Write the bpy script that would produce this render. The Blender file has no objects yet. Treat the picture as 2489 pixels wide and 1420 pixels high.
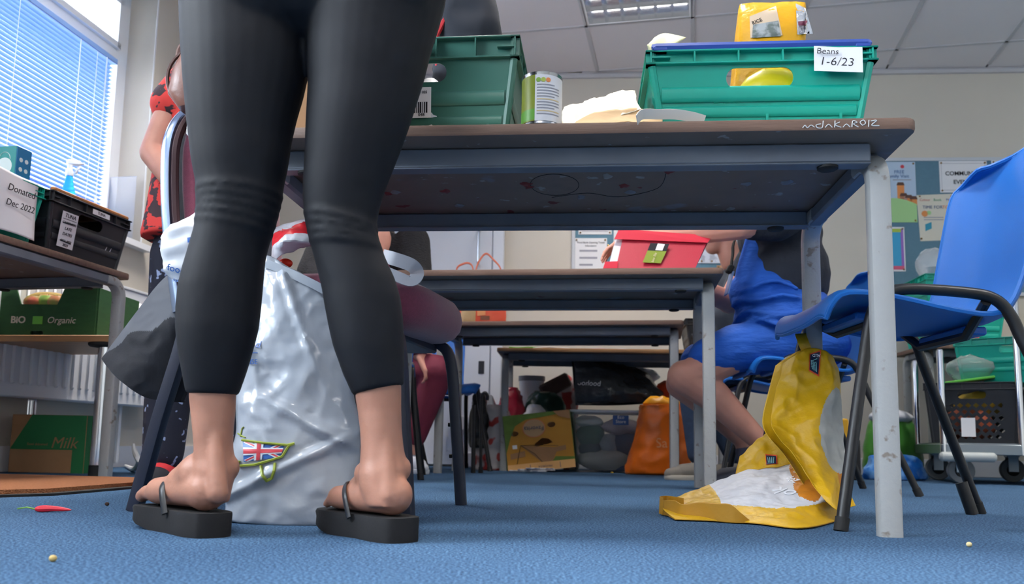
import bpy, bmesh, math, random
import numpy as np
from mathutils import Vector, Matrix, Euler, noise as mn
random.seed(7)
sc = bpy.context.scene
C = sc.collection
PI = math.pi
# ------------------------------------------------------------------ camera
F, PX, PY, TH, RO, CH = 2050.0, 1244.5, 826.0, math.atan(252/2050), 0.019, 0.148
fw = Vector((0, math.cos(TH), math.sin(TH))); r0 = Vector((1, 0, 0)); u0 = Vector((0, -math.sin(TH), math.cos(TH)))
cu = u0*math.cos(RO)-r0*math.sin(RO); cr = r0*math.cos(RO)+u0*math.sin(RO)
CP = Vector((0, 0, CH))
cd = bpy.data.cameras.new('camera'); cam = bpy.data.objects.new('camera', cd); C.objects.link(cam)
cd.sensor_width = 36; cd.lens = F/2489*36; cd.shift_y = (PY-710)/2489; cd.clip_start = .02
cam.matrix_world = Matrix(((cr.x, cu.x, -fw.x, CP.x), (cr.y, cu.y, -fw.y, CP.y), (cr.z, cu.z, -fw.z, CP.z), (0, 0, 0, 1)))
cd.dof.use_dof = True; cd.dof.focus_distance = 1.75; cd.dof.aperture_fstop = 6.3
sc.camera = cam
def ray(u, v): return fw+cr*((u-PX)/F)+cu*((PY-v)/F)
def at(u, v, Y): d = ray(u, v); return CP+d*(Y/d.y)
def fz(u, v, z=0): d = ray(u, v); return CP+d*((z-CH)/d.z)
# ------------------------------------------------------------------ world, light, exposure
w = bpy.data.worlds.new('sky'); sc.world = w; w.use_nodes = True
bg = w.node_tree.nodes['Background']; bg.inputs[0].default_value = (.80, .90, 1, 1); bg.inputs[1].default_value = 3.5
sc.view_settings.view_transform = 'Standard'; sc.view_settings.look = 'None'; sc.view_settings.gamma = 1
sc.view_settings.use_curve_mapping = False; sc.view_settings.exposure = 0.25
sc.cycles.use_denoising = True; sc.cycles.max_bounces = 8; sc.cycles.sample_clamp_indirect = 4; sc.cycles.transparent_max_bounces = 12
# left wall frame: s runs into the depth, n into the room
YL = math.radians(9); eL = Vector((math.sin(YL), math.cos(YL), 0)); nL = Vector((math.cos(YL), -math.sin(YL), 0)); WL = Vector((-1.88, 4.155, 0))
def LW(s, n, z): return WL+eL*s+nL*n+Vector((0, 0, z))
YB = math.radians(4.3); eB = Vector((math.cos(YB), -math.sin(YB), 0)); nB = Vector((-math.sin(YB), -math.cos(YB), 0)); WB = Vector((.53, 5.23, 0))
def BW(s, n, z): return WB+eB*s+nB*n+Vector((0, 0, z))
def bs(u, v, n=0):      # pixel -> (s, z) on the back wall plane
    d = ray(u, v); p0 = WB+nB*n; t = (p0-CP).dot(nB)/d.dot(nB); q = CP+d*t
    return (q-WB).dot(eB), q.z
WINS = [(-2.35, 0.0), (-5.2, -2.9), (-7.9, -5.6)]; ZS, ZT = 1.10, 2.44
def area(name, loc, direction, sx, sy, power, col):
    l = bpy.data.lights.new(name, 'AREA'); l.shape = 'RECTANGLE'; l.size = sx; l.size_y = sy; l.energy = power; l.color = col
    o = bpy.data.objects.new(name, l); C.objects.link(o); o.location = loc
    o.rotation_euler = Vector(direction).to_track_quat('-Z', 'Y').to_euler(); return o
for i, (a, b) in enumerate(WINS):
    o = area('window_daylight', LW((a+b)/2, -.235, (ZS+ZT)/2), nL, b-a, ZT-ZS, (70, 420, 390)[i], (.80, .90, 1.0))
    # width runs along the wall, height is vertical
    z = -nL; y = Vector((0, 0, 1)); x = y.cross(z)
    o.matrix_world = Matrix(((x.x, y.x, z.x, o.location.x), (x.y, y.y, z.y, o.location.y), (x.z, y.z, z.z, o.location.z), (0, 0, 0, 1)))
LAMP_POWER = 46.0
# ------------------------------------------------------------------ helpers
def lin(h):
    h = h.lstrip('#'); c = [int(h[i:i+2], 16)/255 for i in (0, 2, 4)]
    return tuple(x/12.92 if x <= .04045 else ((x+.055)/1.055)**2.4 for x in c)+(1,)
MATS = {}
def mat(name, col, rough=.6, metal=0, var=0, vs=8, bump=0, bsc=60, trans=0, alpha=1, emit=0, sheen=0, spec=.5, ior=1.45, col2=None, thr=None, stretch=None, coat=0, bd=.02, sub=0, detail=3):
    """procedural principled material: base colour, noise variation (var) or a second colour by noise threshold, noise bump"""
    if name in MATS: return MATS[name]
    m = bpy.data.materials.new(name); m.use_nodes = True; nt = m.node_tree; N = nt.nodes; L = nt.links
    p = N['Principled BSDF']; I = p.inputs
    I['Base Color'].default_value = lin(col); I['Roughness'].default_value = rough; I['Metallic'].default_value = metal
    I['IOR'].default_value = ior; I['Transmission Weight'].default_value = trans; I['Alpha'].default_value = alpha
    I['Specular IOR Level'].default_value = spec; I['Coat Weight'].default_value = coat
    if sheen: I['Sheen Weight'].default_value = sheen
    if sub: I['Subsurface Weight'].default_value = sub; I['Subsurface Radius'].default_value = (.012, .005, .003)
    if emit: I['Emission Color'].default_value = lin(col); I['Emission Strength'].default_value = emit
    tc = N.new('ShaderNodeTexCoord'); src = tc.outputs['Object']
    if stretch:
        mp = N.new('ShaderNodeMapping'); mp.inputs['Scale'].default_value = stretch; L.new(src, mp.inputs[0]); src = mp.outputs[0]
    if var or col2:
        n = N.new('ShaderNodeTexNoise'); n.inputs['Scale'].default_value = vs; n.inputs['Detail'].default_value = detail; L.new(src, n.inputs['Vector'])
        cr_ = N.new('ShaderNodeValToRGB'); e = cr_.color_ramp.elements; L.new(n.outputs['Fac'], cr_.inputs[0])
        if col2:
            a, b = thr or (.45, .55); e[0].position = a; e[1].position = b; e[0].color = lin(col); e[1].color = lin(col2)
        else:
            c = lin(col); e[0].position = .25; e[1].position = .75
            e[0].color = tuple(min(1, x*(1-var)) for x in c[:3])+(1,); e[1].color = tuple(min(1, x*(1+var)) for x in c[:3])+(1,)
        L.new(cr_.outputs[0], I['Base Color'])
    if bump:
        n2 = N.new('ShaderNodeTexNoise'); n2.inputs['Scale'].default_value = bsc; n2.inputs['Detail'].default_value = 4; L.new(src, n2.inputs['Vector'])
        bp = N.new('ShaderNodeBump'); bp.inputs['Strength'].default_value = bump; bp.inputs['Distance'].default_value = bd
        L.new(n2.outputs['Fac'], bp.inputs['Height']); L.new(bp.outputs[0], I['Normal'])
    MATS[name] = m; return m
def clearmat(name, col='#ffffff', opac=.12, rough=.08):
    """thin clear sheet: mostly see-through with a glossy film"""
    if name in MATS: return MATS[name]
    m = bpy.data.materials.new(name); m.use_nodes = True; nt = m.node_tree; N = nt.nodes; L = nt.links
    p = N['Principled BSDF']; p.inputs['Base Color'].default_value = lin(col); p.inputs['Roughness'].default_value = rough
    t = N.new('ShaderNodeBsdfTransparent'); fr = N.new('ShaderNodeFresnel'); fr.inputs[0].default_value = 1.4
    ad = N.new('ShaderNodeMath'); ad.operation = 'ADD'; ad.use_clamp = True; ad.inputs[1].default_value = opac; L.new(fr.outputs[0], ad.inputs[0])
    mx = N.new('ShaderNodeMixShader'); L.new(ad.outputs[0], mx.inputs[0]); L.new(t.outputs[0], mx.inputs[1]); L.new(p.outputs[0], mx.inputs[2])
    L.new(mx.outputs[0], N['Material Output'].inputs['Surface']); MATS[name] = m; return m

class B:
    """one mesh under construction"""
    def __init__(s): s.v = []; s.f = []; s.m = []; s.mi = 0
    def add(s, vs, fs):
        o = len(s.v); s.v += [Vector(x) for x in vs]; s.f += [[i+o for i in f] for f in fs]; s.m += [s.mi]*len(fs); return s
    def box(s, size, loc=(0, 0, 0), rot=None, bev=0):
        hx, hy, hz = [k/2 for k in size]; R = (Euler(rot).to_matrix() if rot and not isinstance(rot, Matrix) else (rot or Matrix.Identity(3)))
        b = min(bev, hx*.9, hy*.9, hz*.9) if bev else 0
        if not b:
            vs = [(x, y, z) for x in (-hx, hx) for y in (-hy, hy) for z in (-hz, hz)]
            fs = [(0, 1, 3, 2), (4, 6, 7, 5), (0, 4, 5, 1), (2, 3, 7, 6), (0, 2, 6, 4), (1, 5, 7, 3)]
        else:
            vs = []; ix = {}
            for x in (-1, 1):
                for y in (-1, 1):
                    for z in (-1, 1):
                        for k, c in enumerate(((hx, hy-b, hz-b), (hx-b, hy, hz-b), (hx-b, hy-b, hz))):
                            ix[x, y, z, k] = len(vs); vs.append((c[0]*x, c[1]*y, c[2]*z))
            fs = []
            def q(*k): fs.append([ix[i] for i in k])
            for a in (-1, 1):
                q((a, -1, -1, 0), (a, 1, -1, 0), (a, 1, 1, 0), (a, -1, 1, 0)); q((-1, a, -1, 1), (1, a, -1, 1), (1, a, 1, 1), (-1, a, 1, 1)); q((-1, -1, a, 2), (1, -1, a, 2), (1, 1, a, 2), (-1, 1, a, 2))
                for c in (-1, 1):
                    q((a, c, -1, 0), (a, c, 1, 0), (a, c, 1, 1), (a, c, -1, 1)); q((a, -1, c, 0), (a, 1, c, 0), (a, 1, c, 2), (a, -1, c, 2)); q((-1, a, c, 1), (1, a, c, 1), (1, a, c, 2), (-1, a, c, 2))
                    for d in (-1, 1): q((a, c, d, 0), (a, c, d, 1), (a, c, d, 2))
        L = Vector(loc); return s.add([R@Vector(x)+L for x in vs], fs)
    def rings(s, R, cap=True, closed=False):
        n = len(R[0]); vs = [p for r in R for p in r]; fs = []; k = len(R)
        for i in range(k if closed else k-1):
            a, b = i*n, ((i+1) % k)*n
            for j in range(n): fs.append((a+j, a+(j+1) % n, b+(j+1) % n, b+j))
        if cap and not closed: fs += [tuple(range(n))[::-1], tuple(range((k-1)*n, k*n))]
        return s.add(vs, fs)
    def tube(s, pts, r, seg=8, closed=False, prof=None, up=None):
        """sweep a circle (or 2D profile) along a path; r scalar or list"""
        P = [Vector(p) for p in pts]; n = len(P); R = []; N = None
        for i in range(n):
            if closed: t = P[(i+1) % n]-P[i-1]
            else: t = P[min(i+1, n-1)]-P[max(i-1, 0)]
            t.normalize()
            if N is None:
                N = Vector(up) if up else (Vector((0, 0, 1)) if abs(t.z) < .9 else Vector((1, 0, 0)))
            N = (N-t*N.dot(t)).normalized(); Bn = t.cross(N); rr = r[i] if isinstance(r, (list, tuple)) else r
            pr = prof or [(math.cos(2*PI*k/seg), math.sin(2*PI*k/seg)) for k in range(seg)]
            R.append([P[i]+N*(a*rr)+Bn*(c*rr) for a, c in pr])
        return s.rings(R, cap=not closed, closed=closed)
    def lathe(s, prof, seg=20, loc=(0, 0, 0), rot=None, cap=True):
        R = Euler(rot).to_matrix() if rot else Matrix.Identity(3); L = Vector(loc)
        return s.rings([[R@Vector((r*math.cos(2*PI*k/seg), r*math.sin(2*PI*k/seg), z))+L for k in range(seg)] for r, z in prof], cap)
    def ell(s, c, rad, seg=16, rot=None, rg=10):
        rx, ry, rz = (rad,)*3 if not isinstance(rad, (tuple, list)) else rad; R = rot if isinstance(rot, Matrix) else (Euler(rot).to_matrix() if rot else Matrix.Identity(3)); c = Vector(c)
        return s.rings([[R@Vector((rx*math.sin(t)*math.cos(2*PI*k/seg), ry*math.sin(t)*math.sin(2*PI*k/seg), -rz*math.cos(t)))+c for k in range(seg)] for t in [PI*(i+.04)/(rg+.08)+.0 for i in range(rg+1)]])
    def cap(s, p0, r0, p1, r1, seg=14, flat=1.0, fdir=None):
        """tapered capsule from p0 to p1; flat squeezes it across fdir"""
        p0, p1 = Vector(p0), Vector(p1); t = (p1-p0); L = t.length; t.normalize()
        N = Vector(fdir) if fdir else (Vector((0, 0, 1)) if abs(t.z) < .9 else Vector((1, 0, 0)))
        N = (N-t*N.dot(t)).normalized(); Bn = t.cross(N); st = []
        for i in range(5): a = PI/2*(1-i/5); st.append((-r0*math.sin(a), r0*math.cos(a)+1e-4))
        for i in range(5): st.append((L*i/4, r0+(r1-r0)*i/4))
        for i in range(1, 6): a = PI/2*i/5; st.append((L+r1*math.sin(a), r1*math.cos(a)+1e-4))
        return s.rings([[p0+t*d+N*(q*flat*math.cos(2*PI*k/seg))+Bn*(q*math.sin(2*PI*k/seg)) for k in range(seg)] for d, q in st])
    def plate(s, outer, holes, thick, M=None):
        """flat plate with holes, outline in local XY, thickness along +Z, mapped by matrix M"""
        bm = bmesh.new(); es = []
        for lp in [outer]+list(holes):
            vs = [bm.verts.new((x, y, 0)) for x, y in lp]; es += [bm.edges.new((vs[i], vs[(i+1) % len(vs)])) for i in range(len(vs))]
        bmesh.ops.triangle_fill(bm, use_beauty=True, use_dissolve=False, edges=es)
        bmesh.ops.recalc_face_normals(bm, faces=bm.faces); g = bmesh.ops.extrude_face_region(bm, geom=bm.faces[:])
        for e in g['geom']:
            if isinstance(e, bmesh.types.BMVert): e.co.z += thick
        bmesh.ops.recalc_face_normals(bm, faces=bm.faces); bm.verts.index_update(); M = M or Matrix.Identity(4)
        s.add([M@v.co for v in bm.verts], [[v.index for v in f.verts] for f in bm.faces]); bm.free(); return s
def wm(o):
    return (wm(o.parent)@o.matrix_basis) if o.parent else o.matrix_basis.copy()
def obj(name, b, m, parent=None, world=False, ang=40, loc=None, rot=None, flat=False):
    me = bpy.data.meshes.new(name); me.from_pydata([tuple(v) for v in b.v], [], b.f)
    for k in (m if isinstance(m, (list, tuple)) else [m]): me.materials.append(k)
    if max(b.m or [0]): me.polygons.foreach_set('material_index', b.m)
    me.validate()
    bm = bmesh.new(); bm.from_mesh(me); bmesh.ops.recalc_face_normals(bm, faces=bm.faces); bm.to_mesh(me); bm.free()
    if not flat: me.shade_smooth(); me.set_sharp_from_angle(angle=math.radians(ang))
    o = bpy.data.objects.new(name, me); C.objects.link(o)
    if parent:
        o.parent = parent
        if world: o.matrix_basis = wm(parent).inverted()
    if loc is not None: o.location = loc
    if rot is not None: o.rotation_euler = rot
    return o
def tag(o, label=None, cat=None, group=None, kind=None):
    if label: o['label'] = label
    if cat: o['category'] = cat
    if group: o['group'] = group
    if kind: o['kind'] = kind
    return o
def thing(name, label, cat, loc=(0, 0, 0), rz=0, group=None):
    o = bpy.data.objects.new(name, None); C.objects.link(o); o.location = loc; o.rotation_euler = (0, 0, rz); o.empty_display_size = .05
    return tag(o, label, cat, group)
def struct(name, b, m, parent=None, **k):
    o = obj(name, b, m, parent, **k)
    if not parent: o['kind'] = 'structure'
    return o
def dup(root, parent=None):
    c = root.copy(); C.objects.link(c); c.parent = parent
    for ch in list(root.children): dup(ch, c)
    return c
def remesh(o, vox, it=4, fac=.5):
    r = o.modifiers.new('remesh', 'REMESH'); r.mode = 'VOXEL'; r.voxel_size = vox; r.use_smooth_shade = True
    if it: s = o.modifiers.new('smooth', 'SMOOTH'); s.iterations = it; s.factor = fac
    return o
def solid(o, t, off=0):
    m = o.modifiers.new('thickness', 'SOLIDIFY'); m.thickness = t; m.offset = off; return o
def text(s, size, m, parent, M, name='lettering', ext=.0004, shear=0, align='CENTER', world=True, bold=0):
    """flat raised lettering; M is a world matrix (text lies in its XY plane) unless world is False"""
    c = bpy.data.curves.new('t', 'FONT'); c.body = s; c.size = size; c.extrude = ext; c.align_x = align; c.align_y = 'CENTER'; c.shear = shear; c.offset = bold; c.resolution_u = 3
    t = bpy.data.objects.new('t', c); me = bpy.data.meshes.new_from_object(t); me.name = name; bpy.data.objects.remove(t); bpy.data.curves.remove(c)
    me.materials.clear(); me.materials.append(m); o = bpy.data.objects.new(name, me); C.objects.link(o)
    if parent: o.parent = parent
    o.matrix_basis = (wm(parent).inverted()@M) if (parent and world) else M
    return o
def frame(o, x, y):
    """4x4 matrix at o with X along x, Y close to y"""
    x = Vector(x).normalized(); z = x.cross(Vector(y)).normalized(); y = z.cross(x); o = Vector(o)
    return Matrix(((x.x, y.x, z.x, o.x), (x.y, y.y, z.y, o.y), (x.z, y.z, z.z, o.z), (0, 0, 0, 1)))
def rrect(w, h, r, n=5, cx=0, cy=0):
    r = min(r, w/2-1e-4, h/2-1e-4); P = []
    for sx, sy, a0 in ((1, 1, 0), (-1, 1, PI/2), (-1, -1, PI), (1, -1, 1.5*PI)):
        for i in range(n+1):
            a = a0+PI/2*i/n; P.append((cx+sx*(w/2-r)+r*math.cos(a), cy+sy*(h/2-r)+r*math.sin(a)))
    return P
def catmull(P, k):
    """open Catmull-Rom through vectors, k samples per span"""
    P = [Vector(p) for p in P]; out = []; n = len(P)
    for i in range(n-1):
        a, b, c, d = P[max(i-1, 0)], P[i], P[i+1], P[min(i+2, n-1)]
        for j in range(k):
            t = j/k; out.append(.5*((2*b)+(c-a)*t+(2*a-5*b+4*c-d)*t*t+(3*b-a-3*c+d)*t*t*t))
    return out+[P[-1]]
def patch(b, grid, k, kk=None, fm=None, disp=None):
    """smooth sheet through a grid of control points; fm(s,t) picks the material index; disp(p,s,t) moves points"""
    kk = kk or k; rows = [catmull(r, k) for r in grid]; n = len(rows[0]); cols = [catmull([r[i] for r in rows], kk) for i in range(n)]; m = len(cols[0])
    vs = []
    for j in range(m):
        for i in range(n):
            p = cols[i][j]; s, t = i/(n-1), j/(m-1); vs.append(p+Vector(disp(p, s, t)) if disp else p)
    fs = []; ms = []
    for j in range(m-1):
        for i in range(n-1):
            fs.append((j*n+i, j*n+i+1, (j+1)*n+i+1, (j+1)*n+i)); ms.append(fm((i+.5)/(n-1), (j+.5)/(m-1)) if fm else b.mi)
    b.add(vs, fs); b.m[-len(fs):] = ms; return b
def fbm(p, sc_, seed=0):
    q = Vector(p)*sc_+Vector((seed*7.3, seed*3.1, seed*5.7)); return mn.noise(q)+.5*mn.noise(q*2.1)+.25*mn.noise(q*4.3)
def ridge(p, sc_, seed=0):
    q = Vector(p)*sc_+Vector((seed*7.3, seed*3.1, seed*5.7)); return .5-abs(mn.noise(q))+.5*(.4-abs(mn.noise(q*2.3)))
def sup(cx, cy, z, rx, ry, n=28, e=2.6, rot=0):
    P = []
    for k in range(n):
        a = 2*PI*k/n; c, s_ = math.cos(a), math.sin(a); x = rx*math.copysign(abs(c)**(2/e), c); y = ry*math.copysign(abs(s_)**(2/e), s_)
        P.append(Vector((cx+x*math.cos(rot)-y*math.sin(rot), cy+x*math.sin(rot)+y*math.cos(rot), z)))
    return P
def sack(b, spec, n=44, sub=5, amp=.01, fs_=14, seed=1, e=2.6, rot=0, rmode=True, cap=True):
    """crumpled bag: spec rows (z, cx, cy, rx, ry); smooth interpolation plus fold displacement"""
    rows = catmull([Vector(r[:3]) for r in spec], sub); rad = catmull([Vector((r[3], r[4], 0)) for r in spec], sub); R = []
    for q, d in zip(rows, rad):
        ring = sup(q.y, q.z, q.x, max(d.x, .002), max(d.y, .002), n, e, rot); c = Vector((q.y, q.z, q.x)); o = []
        for p in ring:
            k = (ridge(p, fs_, seed) if rmode else fbm(p, fs_, seed))*amp; dr = (p-c); dr = dr.normalized() if dr.length > 1e-5 else dr
            o.append(p+dr*k+Vector((0, 0, fbm(p, fs_*.7, seed+9)*amp*.4)))
        R.append(o)
    zmin = min(r[0] for r in spec)
    for r in R:
        for p in r: p.z = max(p.z, zmin)
    return b.rings(R, cap)
# ------------------------------------------------------------------ shared materials
wallm = mat('cream_wall_paint', '#d0c9bd', .85, var=.03, vs=2, bump=.05, bsc=200)
whitem = mat('white_paint', '#e6e6ea', .5, var=.02)
upvc = mat('white_upvc', '#eef0f4', .3)
darkm = mat('black_rubber', '#17181a', .7)
blacktube = mat('black_frame_paint', '#15161a', .38, var=.3, vs=30)
chrome = mat('chrome', '#d9dce2', .12, 1)
greyleg = mat('grey_leg_paint', '#9c9e9e', .42, col2='#7b736b', vs=38, thr=(.63, .70), bump=.08, bsc=90)
paper = mat('white_paper', '#e9e9ec', .75)
ink = mat('black_ink', '#1b1b22', .8)
def carpetmat():
    m = mat('blue_carpet', '#3b6fa5', .95, bump=.9, bsc=420, bd=.004, spec=.15); nt = m.node_tree; N = nt.nodes; L = nt.links
    tc = N.new('ShaderNodeTexCoord'); n = N.new('ShaderNodeTexNoise'); n.inputs['Scale'].default_value = 260; n.inputs['Detail'].default_value = 2; L.new(tc.outputs['Object'], n.inputs['Vector'])
    r = N.new('ShaderNodeValToRGB'); e = r.color_ramp.elements; e[0].position = .32; e[1].position = .68; e[0].color = lin('#1e3249'); e[1].color = lin('#6080a0'); x = e.new(.5); x.color = lin('#3d5c7c'); L.new(n.outputs['Fac'], r.inputs[0])
    n2 = N.new('ShaderNodeTexNoise'); n2.inputs['Scale'].default_value = 3; n2.inputs['Detail'].default_value = 4; L.new(tc.outputs['Object'], n2.inputs['Vector'])
    r2 = N.new('ShaderNodeValToRGB'); e = r2.color_ramp.elements; e[0].position = .3; e[1].position = .7; e[0].color = (.86, .86, .88, 1); e[1].color = (1.05, 1.05, 1.05, 1); L.new(n2.outputs['Fac'], r2.inputs[0])
    mx = N.new('ShaderNodeMix'); mx.data_type = 'RGBA'; mx.blend_type = 'MULTIPLY'; mx.inputs[0].default_value = 1; L.new(r.outputs[0], mx.inputs[6]); L.new(r2.outputs[0], mx.inputs[7]); L.new(mx.outputs[2], N['Principled BSDF'].inputs['Base Color']); return m
# ------------------------------------------------------------------ the room
struct('floor', B().box((9.6, 9.6, .1), (.8, 1.3, -.05)), carpetmat())
b = B(); H = 2.54; T = .26
def lwbox(b, s0, s1, z0, z1, n0=-T, n1=0):
    c = LW((s0+s1)/2, (n0+n1)/2, (z0+z1)/2); return b.box((n1-n0, s1-s0, z1-z0), c, Matrix((nL, eL, (0, 0, 1))).transposed())
lwbox(b, -8.4, 1.5, 0, ZS); lwbox(b, -8.4, 1.5, ZT, H+.1)
prev = 1.5
for a, c in WINS: lwbox(b, c, prev, ZS, ZT); prev = a
lwbox(b, -8.4, prev, ZS, ZT); struct('wall_left', b, wallm)
def bwbox(b, s0, s1, z0, z1, n0, n1, bev=0):
    return b.box((s1-s0, n1-n0, z1-z0), BW((s0+s1)/2, (n0+n1)/2, (z0+z1)/2), Matrix((eB, -nB, (0, 0, 1))).transposed(), bev)
struct('wall_back', bwbox(B(), -2.6, 4.2, 0, H+.1, -.2, 0), wallm)
struct('wall_right', B().box((.2, 9.0, H+.1), (4.15+.0, .9, (H+.1)/2), (0, 0, -YL)), wallm)
struct('wall_rear', B().box((9, .2, H+.1), (.5, -3.05, (H+.1)/2)), wallm)
bb = bwbox(B(), -2.2, -1.45, 0, .1, 0, .018, .004); bwbox(bb, -.5, 4.0, 0, .1, 0, .018, .004); struct('baseboard_back', bb, whitem)
struct('baseboard_left', lwbox(B(), -8.0, 1.2, 0, .1, 0, .018), whitem)
# ceiling: plenum slab, grid bars, tiles
YC = math.radians(12); c0 = Vector((.393, 4.599, 0)); ex = Vector((math.cos(YC), -math.sin(YC), 0)); ey = Vector((math.sin(YC), math.cos(YC), 0)); RC = Matrix((ex, ey, (0, 0, 1))).transposed()
ceil = struct('ceiling', B().box((10.5, 10.5, .1), (.8, 1.3, H+.16)), whitem)
tilem = mat('ceiling_tile_mineral_fibre', '#e4e0e3', .95, bump=.35, bsc=330, bd=.003, var=.02, vs=1.5); barm = mat('grid_bar_enamel', '#c3c2c6', .5)
def inside(p, mg=.1): return (p-WL).dot(nL) > -mg and (p-WB).dot(nB) > -mg and p.x < 4.3 and p.y > -3.0
LIGHTS = {(0, -1), (0, -5), (4, -2), (4, -6), (-3, -3), (-3, -7), (0, -9), (4, -10)}
tb = B().box((.588, .588, .014), (0, 0, 0), None, .004); tile0 = None
gb = B()
for i in range(-8, 10):
    for j in range(-15, 4):
        p = c0+ex*(.6*(i+.5))+ey*(.6*(j+.5))
        if not inside(p, .28): continue
        if (i, j) in LIGHTS: continue
        if tile0 is None:
            tile0 = obj('ceiling_tile', tb, tilem, ceil); o = tile0
        else:
            o = tile0.copy(); C.objects.link(o)
        o.location = (p.x, p.y, H+.009); o.rotation_euler = (0, 0, -YC)
def gridbar(p, q):
    d = (q-p); o = obj('grid_bar', B().box((d.length, .024, .03), (0, 0, 0), None, .002), barm, ceil, loc=((p.x+q.x)/2, (p.y+q.y)/2, H+.013), rot=(0, 0, math.atan2(d.y, d.x)))
for i in range(-8, 11):
    ps = [c0+ex*(.6*i)+ey*(.1*j) for j in range(-90, 24)]; ps = [p for p in ps if inside(p, -.02)]
    if len(ps) > 4: gridbar(ps[0], ps[-1])
for j in range(-15, 5):
    ps = [c0+ex*(.1*i)+ey*(.6*j) for i in range(-48, 62)]; ps = [p for p in ps if inside(p, -.02)]
    if len(ps) > 4: gridbar(ps[0], ps[-1])
struct('trim_1', bwbox(bwbox(B(), -2.2, 4.0, H-.03, H-.002, 0, .022), -2.2, 4.0, H-.006, H-.002, 0, .03), barm)
# recessed louvre lights
louv = mat('louvre_aluminium', '#dfe3ea', .09, 1); whousing = mat('light_housing', '#e9eaee', .35)
def luminaire(i, j, first=None, label='', shown=False):
    p = c0+ex*(.6*(i+.5))+ey*(.6*(j+.5)); loc = (p.x, p.y, H)
    if first:
        t = dup(first); t.location = loc; t['label'] = label
    else:
        t = thing('ceiling_light', label, 'ceiling light', loc, -YC, 'recessed louvre ceiling lights')
        b = B()
        for s in (-1, 1): b.box((.6, .018, .012), (0, s*.291, .004), None, .002); b.box((.018, .6, .012), (s*.291, 0, .004), None, .002)
        obj('frame', b, whousing, t)
        b = B().box((.58, .58, .008), (0, 0, .122))
        for s in (-1, 1): b.box((.57, .008, .12), (0, s*.284, .065)); b.box((.008, .57, .12), (s*.284, 0, .065))
        obj('housing', b, whousing, t)
        for k in range(5):
            obj('lengthwise_louvre', B().rings([[Vector((x, -.016, .08)), Vector((x, 0, .0)), Vector((x, .016, .08))] for x in (-.28, .28)]), louv, t, loc=(0, -.28+.14*k, 0))
        for k in range(7):
            obj('cross_louvre', B().rings([[Vector((-.010, y, .07)), Vector((0, y, .002)), Vector((.010, y, .07))] for y in (-.28, .28)]), louv, t, loc=(-.28+.56*k/6, 0, 0))
        for k in range(4):
            obj('fluorescent_tube', B().lathe([(.004, -.27), (.013, -.268), (.013, .268), (.004, .27)], 12, rot=(0, PI/2, 0)), mat('lit_tube', '#fff4e6', .4, emit=.9), t, loc=(0, -.21+.14*k, .104))
    l = area('lamp', (p.x, p.y, H+.055), (0, 0, -1), .54, .54, LAMP_POWER, (1, .93, .85)); l.parent = t; l.matrix_basis = Matrix.Translation((0, 0, .088))
    return t
L0 = luminaire(0, -1, None, 'louvred light panel in the ceiling above the can of food', True)
for k, (i, j) in enumerate(sorted(LIGHTS-{(0, -1)})):
    luminaire(i, j, L0, 'recessed louvred ceiling light panel, ' + ('over the window side, far from the camera', 'over the window side, behind the camera', 'last above the middle aisle, behind the camera', 'above the middle aisle, over the front table', 'above the right side, behind the camera', 'above the right side, level with the front table', 'above the right side, near the notice board')[k])
# windows
glass = clearmat('window_glass', opac=.02)
def window(n, s0, s1):
    fr = B(); d0, d1 = -.215, -.15
    for (a, c, e, f) in ((s0, s1, ZS+.02, ZS+.09), (s0, s1, ZT-.07, ZT), (s0, s0+.07, ZS+.02, ZT), (s1-.075, s1, ZS+.02, ZT), (s0, s1, 2.035, 2.10), ((s0+s1)/2-.035, (s0+s1)/2+.035, ZS+.02, ZT)):
        lwbox(fr, a, c, e, f, d0, d1)
    w_ = struct('window_%d' % n, fr, upvc)
    mid = (s0+s1)/2
    for (a, c) in ((s0+.07, mid-.035), (mid+.035, s1-.075)):
        obj('pane', lwbox(B(), a-.004, c+.004, ZS+.086, 2.039, -.186, -.18), glass, w_)
        cs = B()
        for (x0, x1, z0, z1) in ((a+.004, c-.004, 2.106, 2.135), (a+.004, c-.004, ZT-.10, ZT-.074), (a+.004, a+.03, 2.106, ZT-.074), (c-.03, c-.004, 2.106, ZT-.074)): lwbox(cs, x0, x1, z0, z1, -.20, -.135)
        s_ = obj('casement', cs, upvc, w_); obj('pane', lwbox(B(), a+.025, c-.025, 2.13, ZT-.09, -.17, -.165), glass, s_)
    sl = lwbox(B(), s0-.02, s1+.03, ZS-.03, ZS, -.2, .05); obj('sill', sl, upvc, w_)
    rv = B(); lwbox(rv, s1-.0, s1+.012, ZS, ZT, -.2, .002); lwbox(rv, s0-.012, s0, ZS, ZT, -.2, .002); lwbox(rv, s0, s1, ZT-.001, ZT+.01, -.2, .002)
    obj('reveal', rv, mat('white_reveal_plaster', '#eceef3', .7), w_)
    return w_
for k, (a, c) in enumerate(WINS): window(k+1, a, c)
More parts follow.
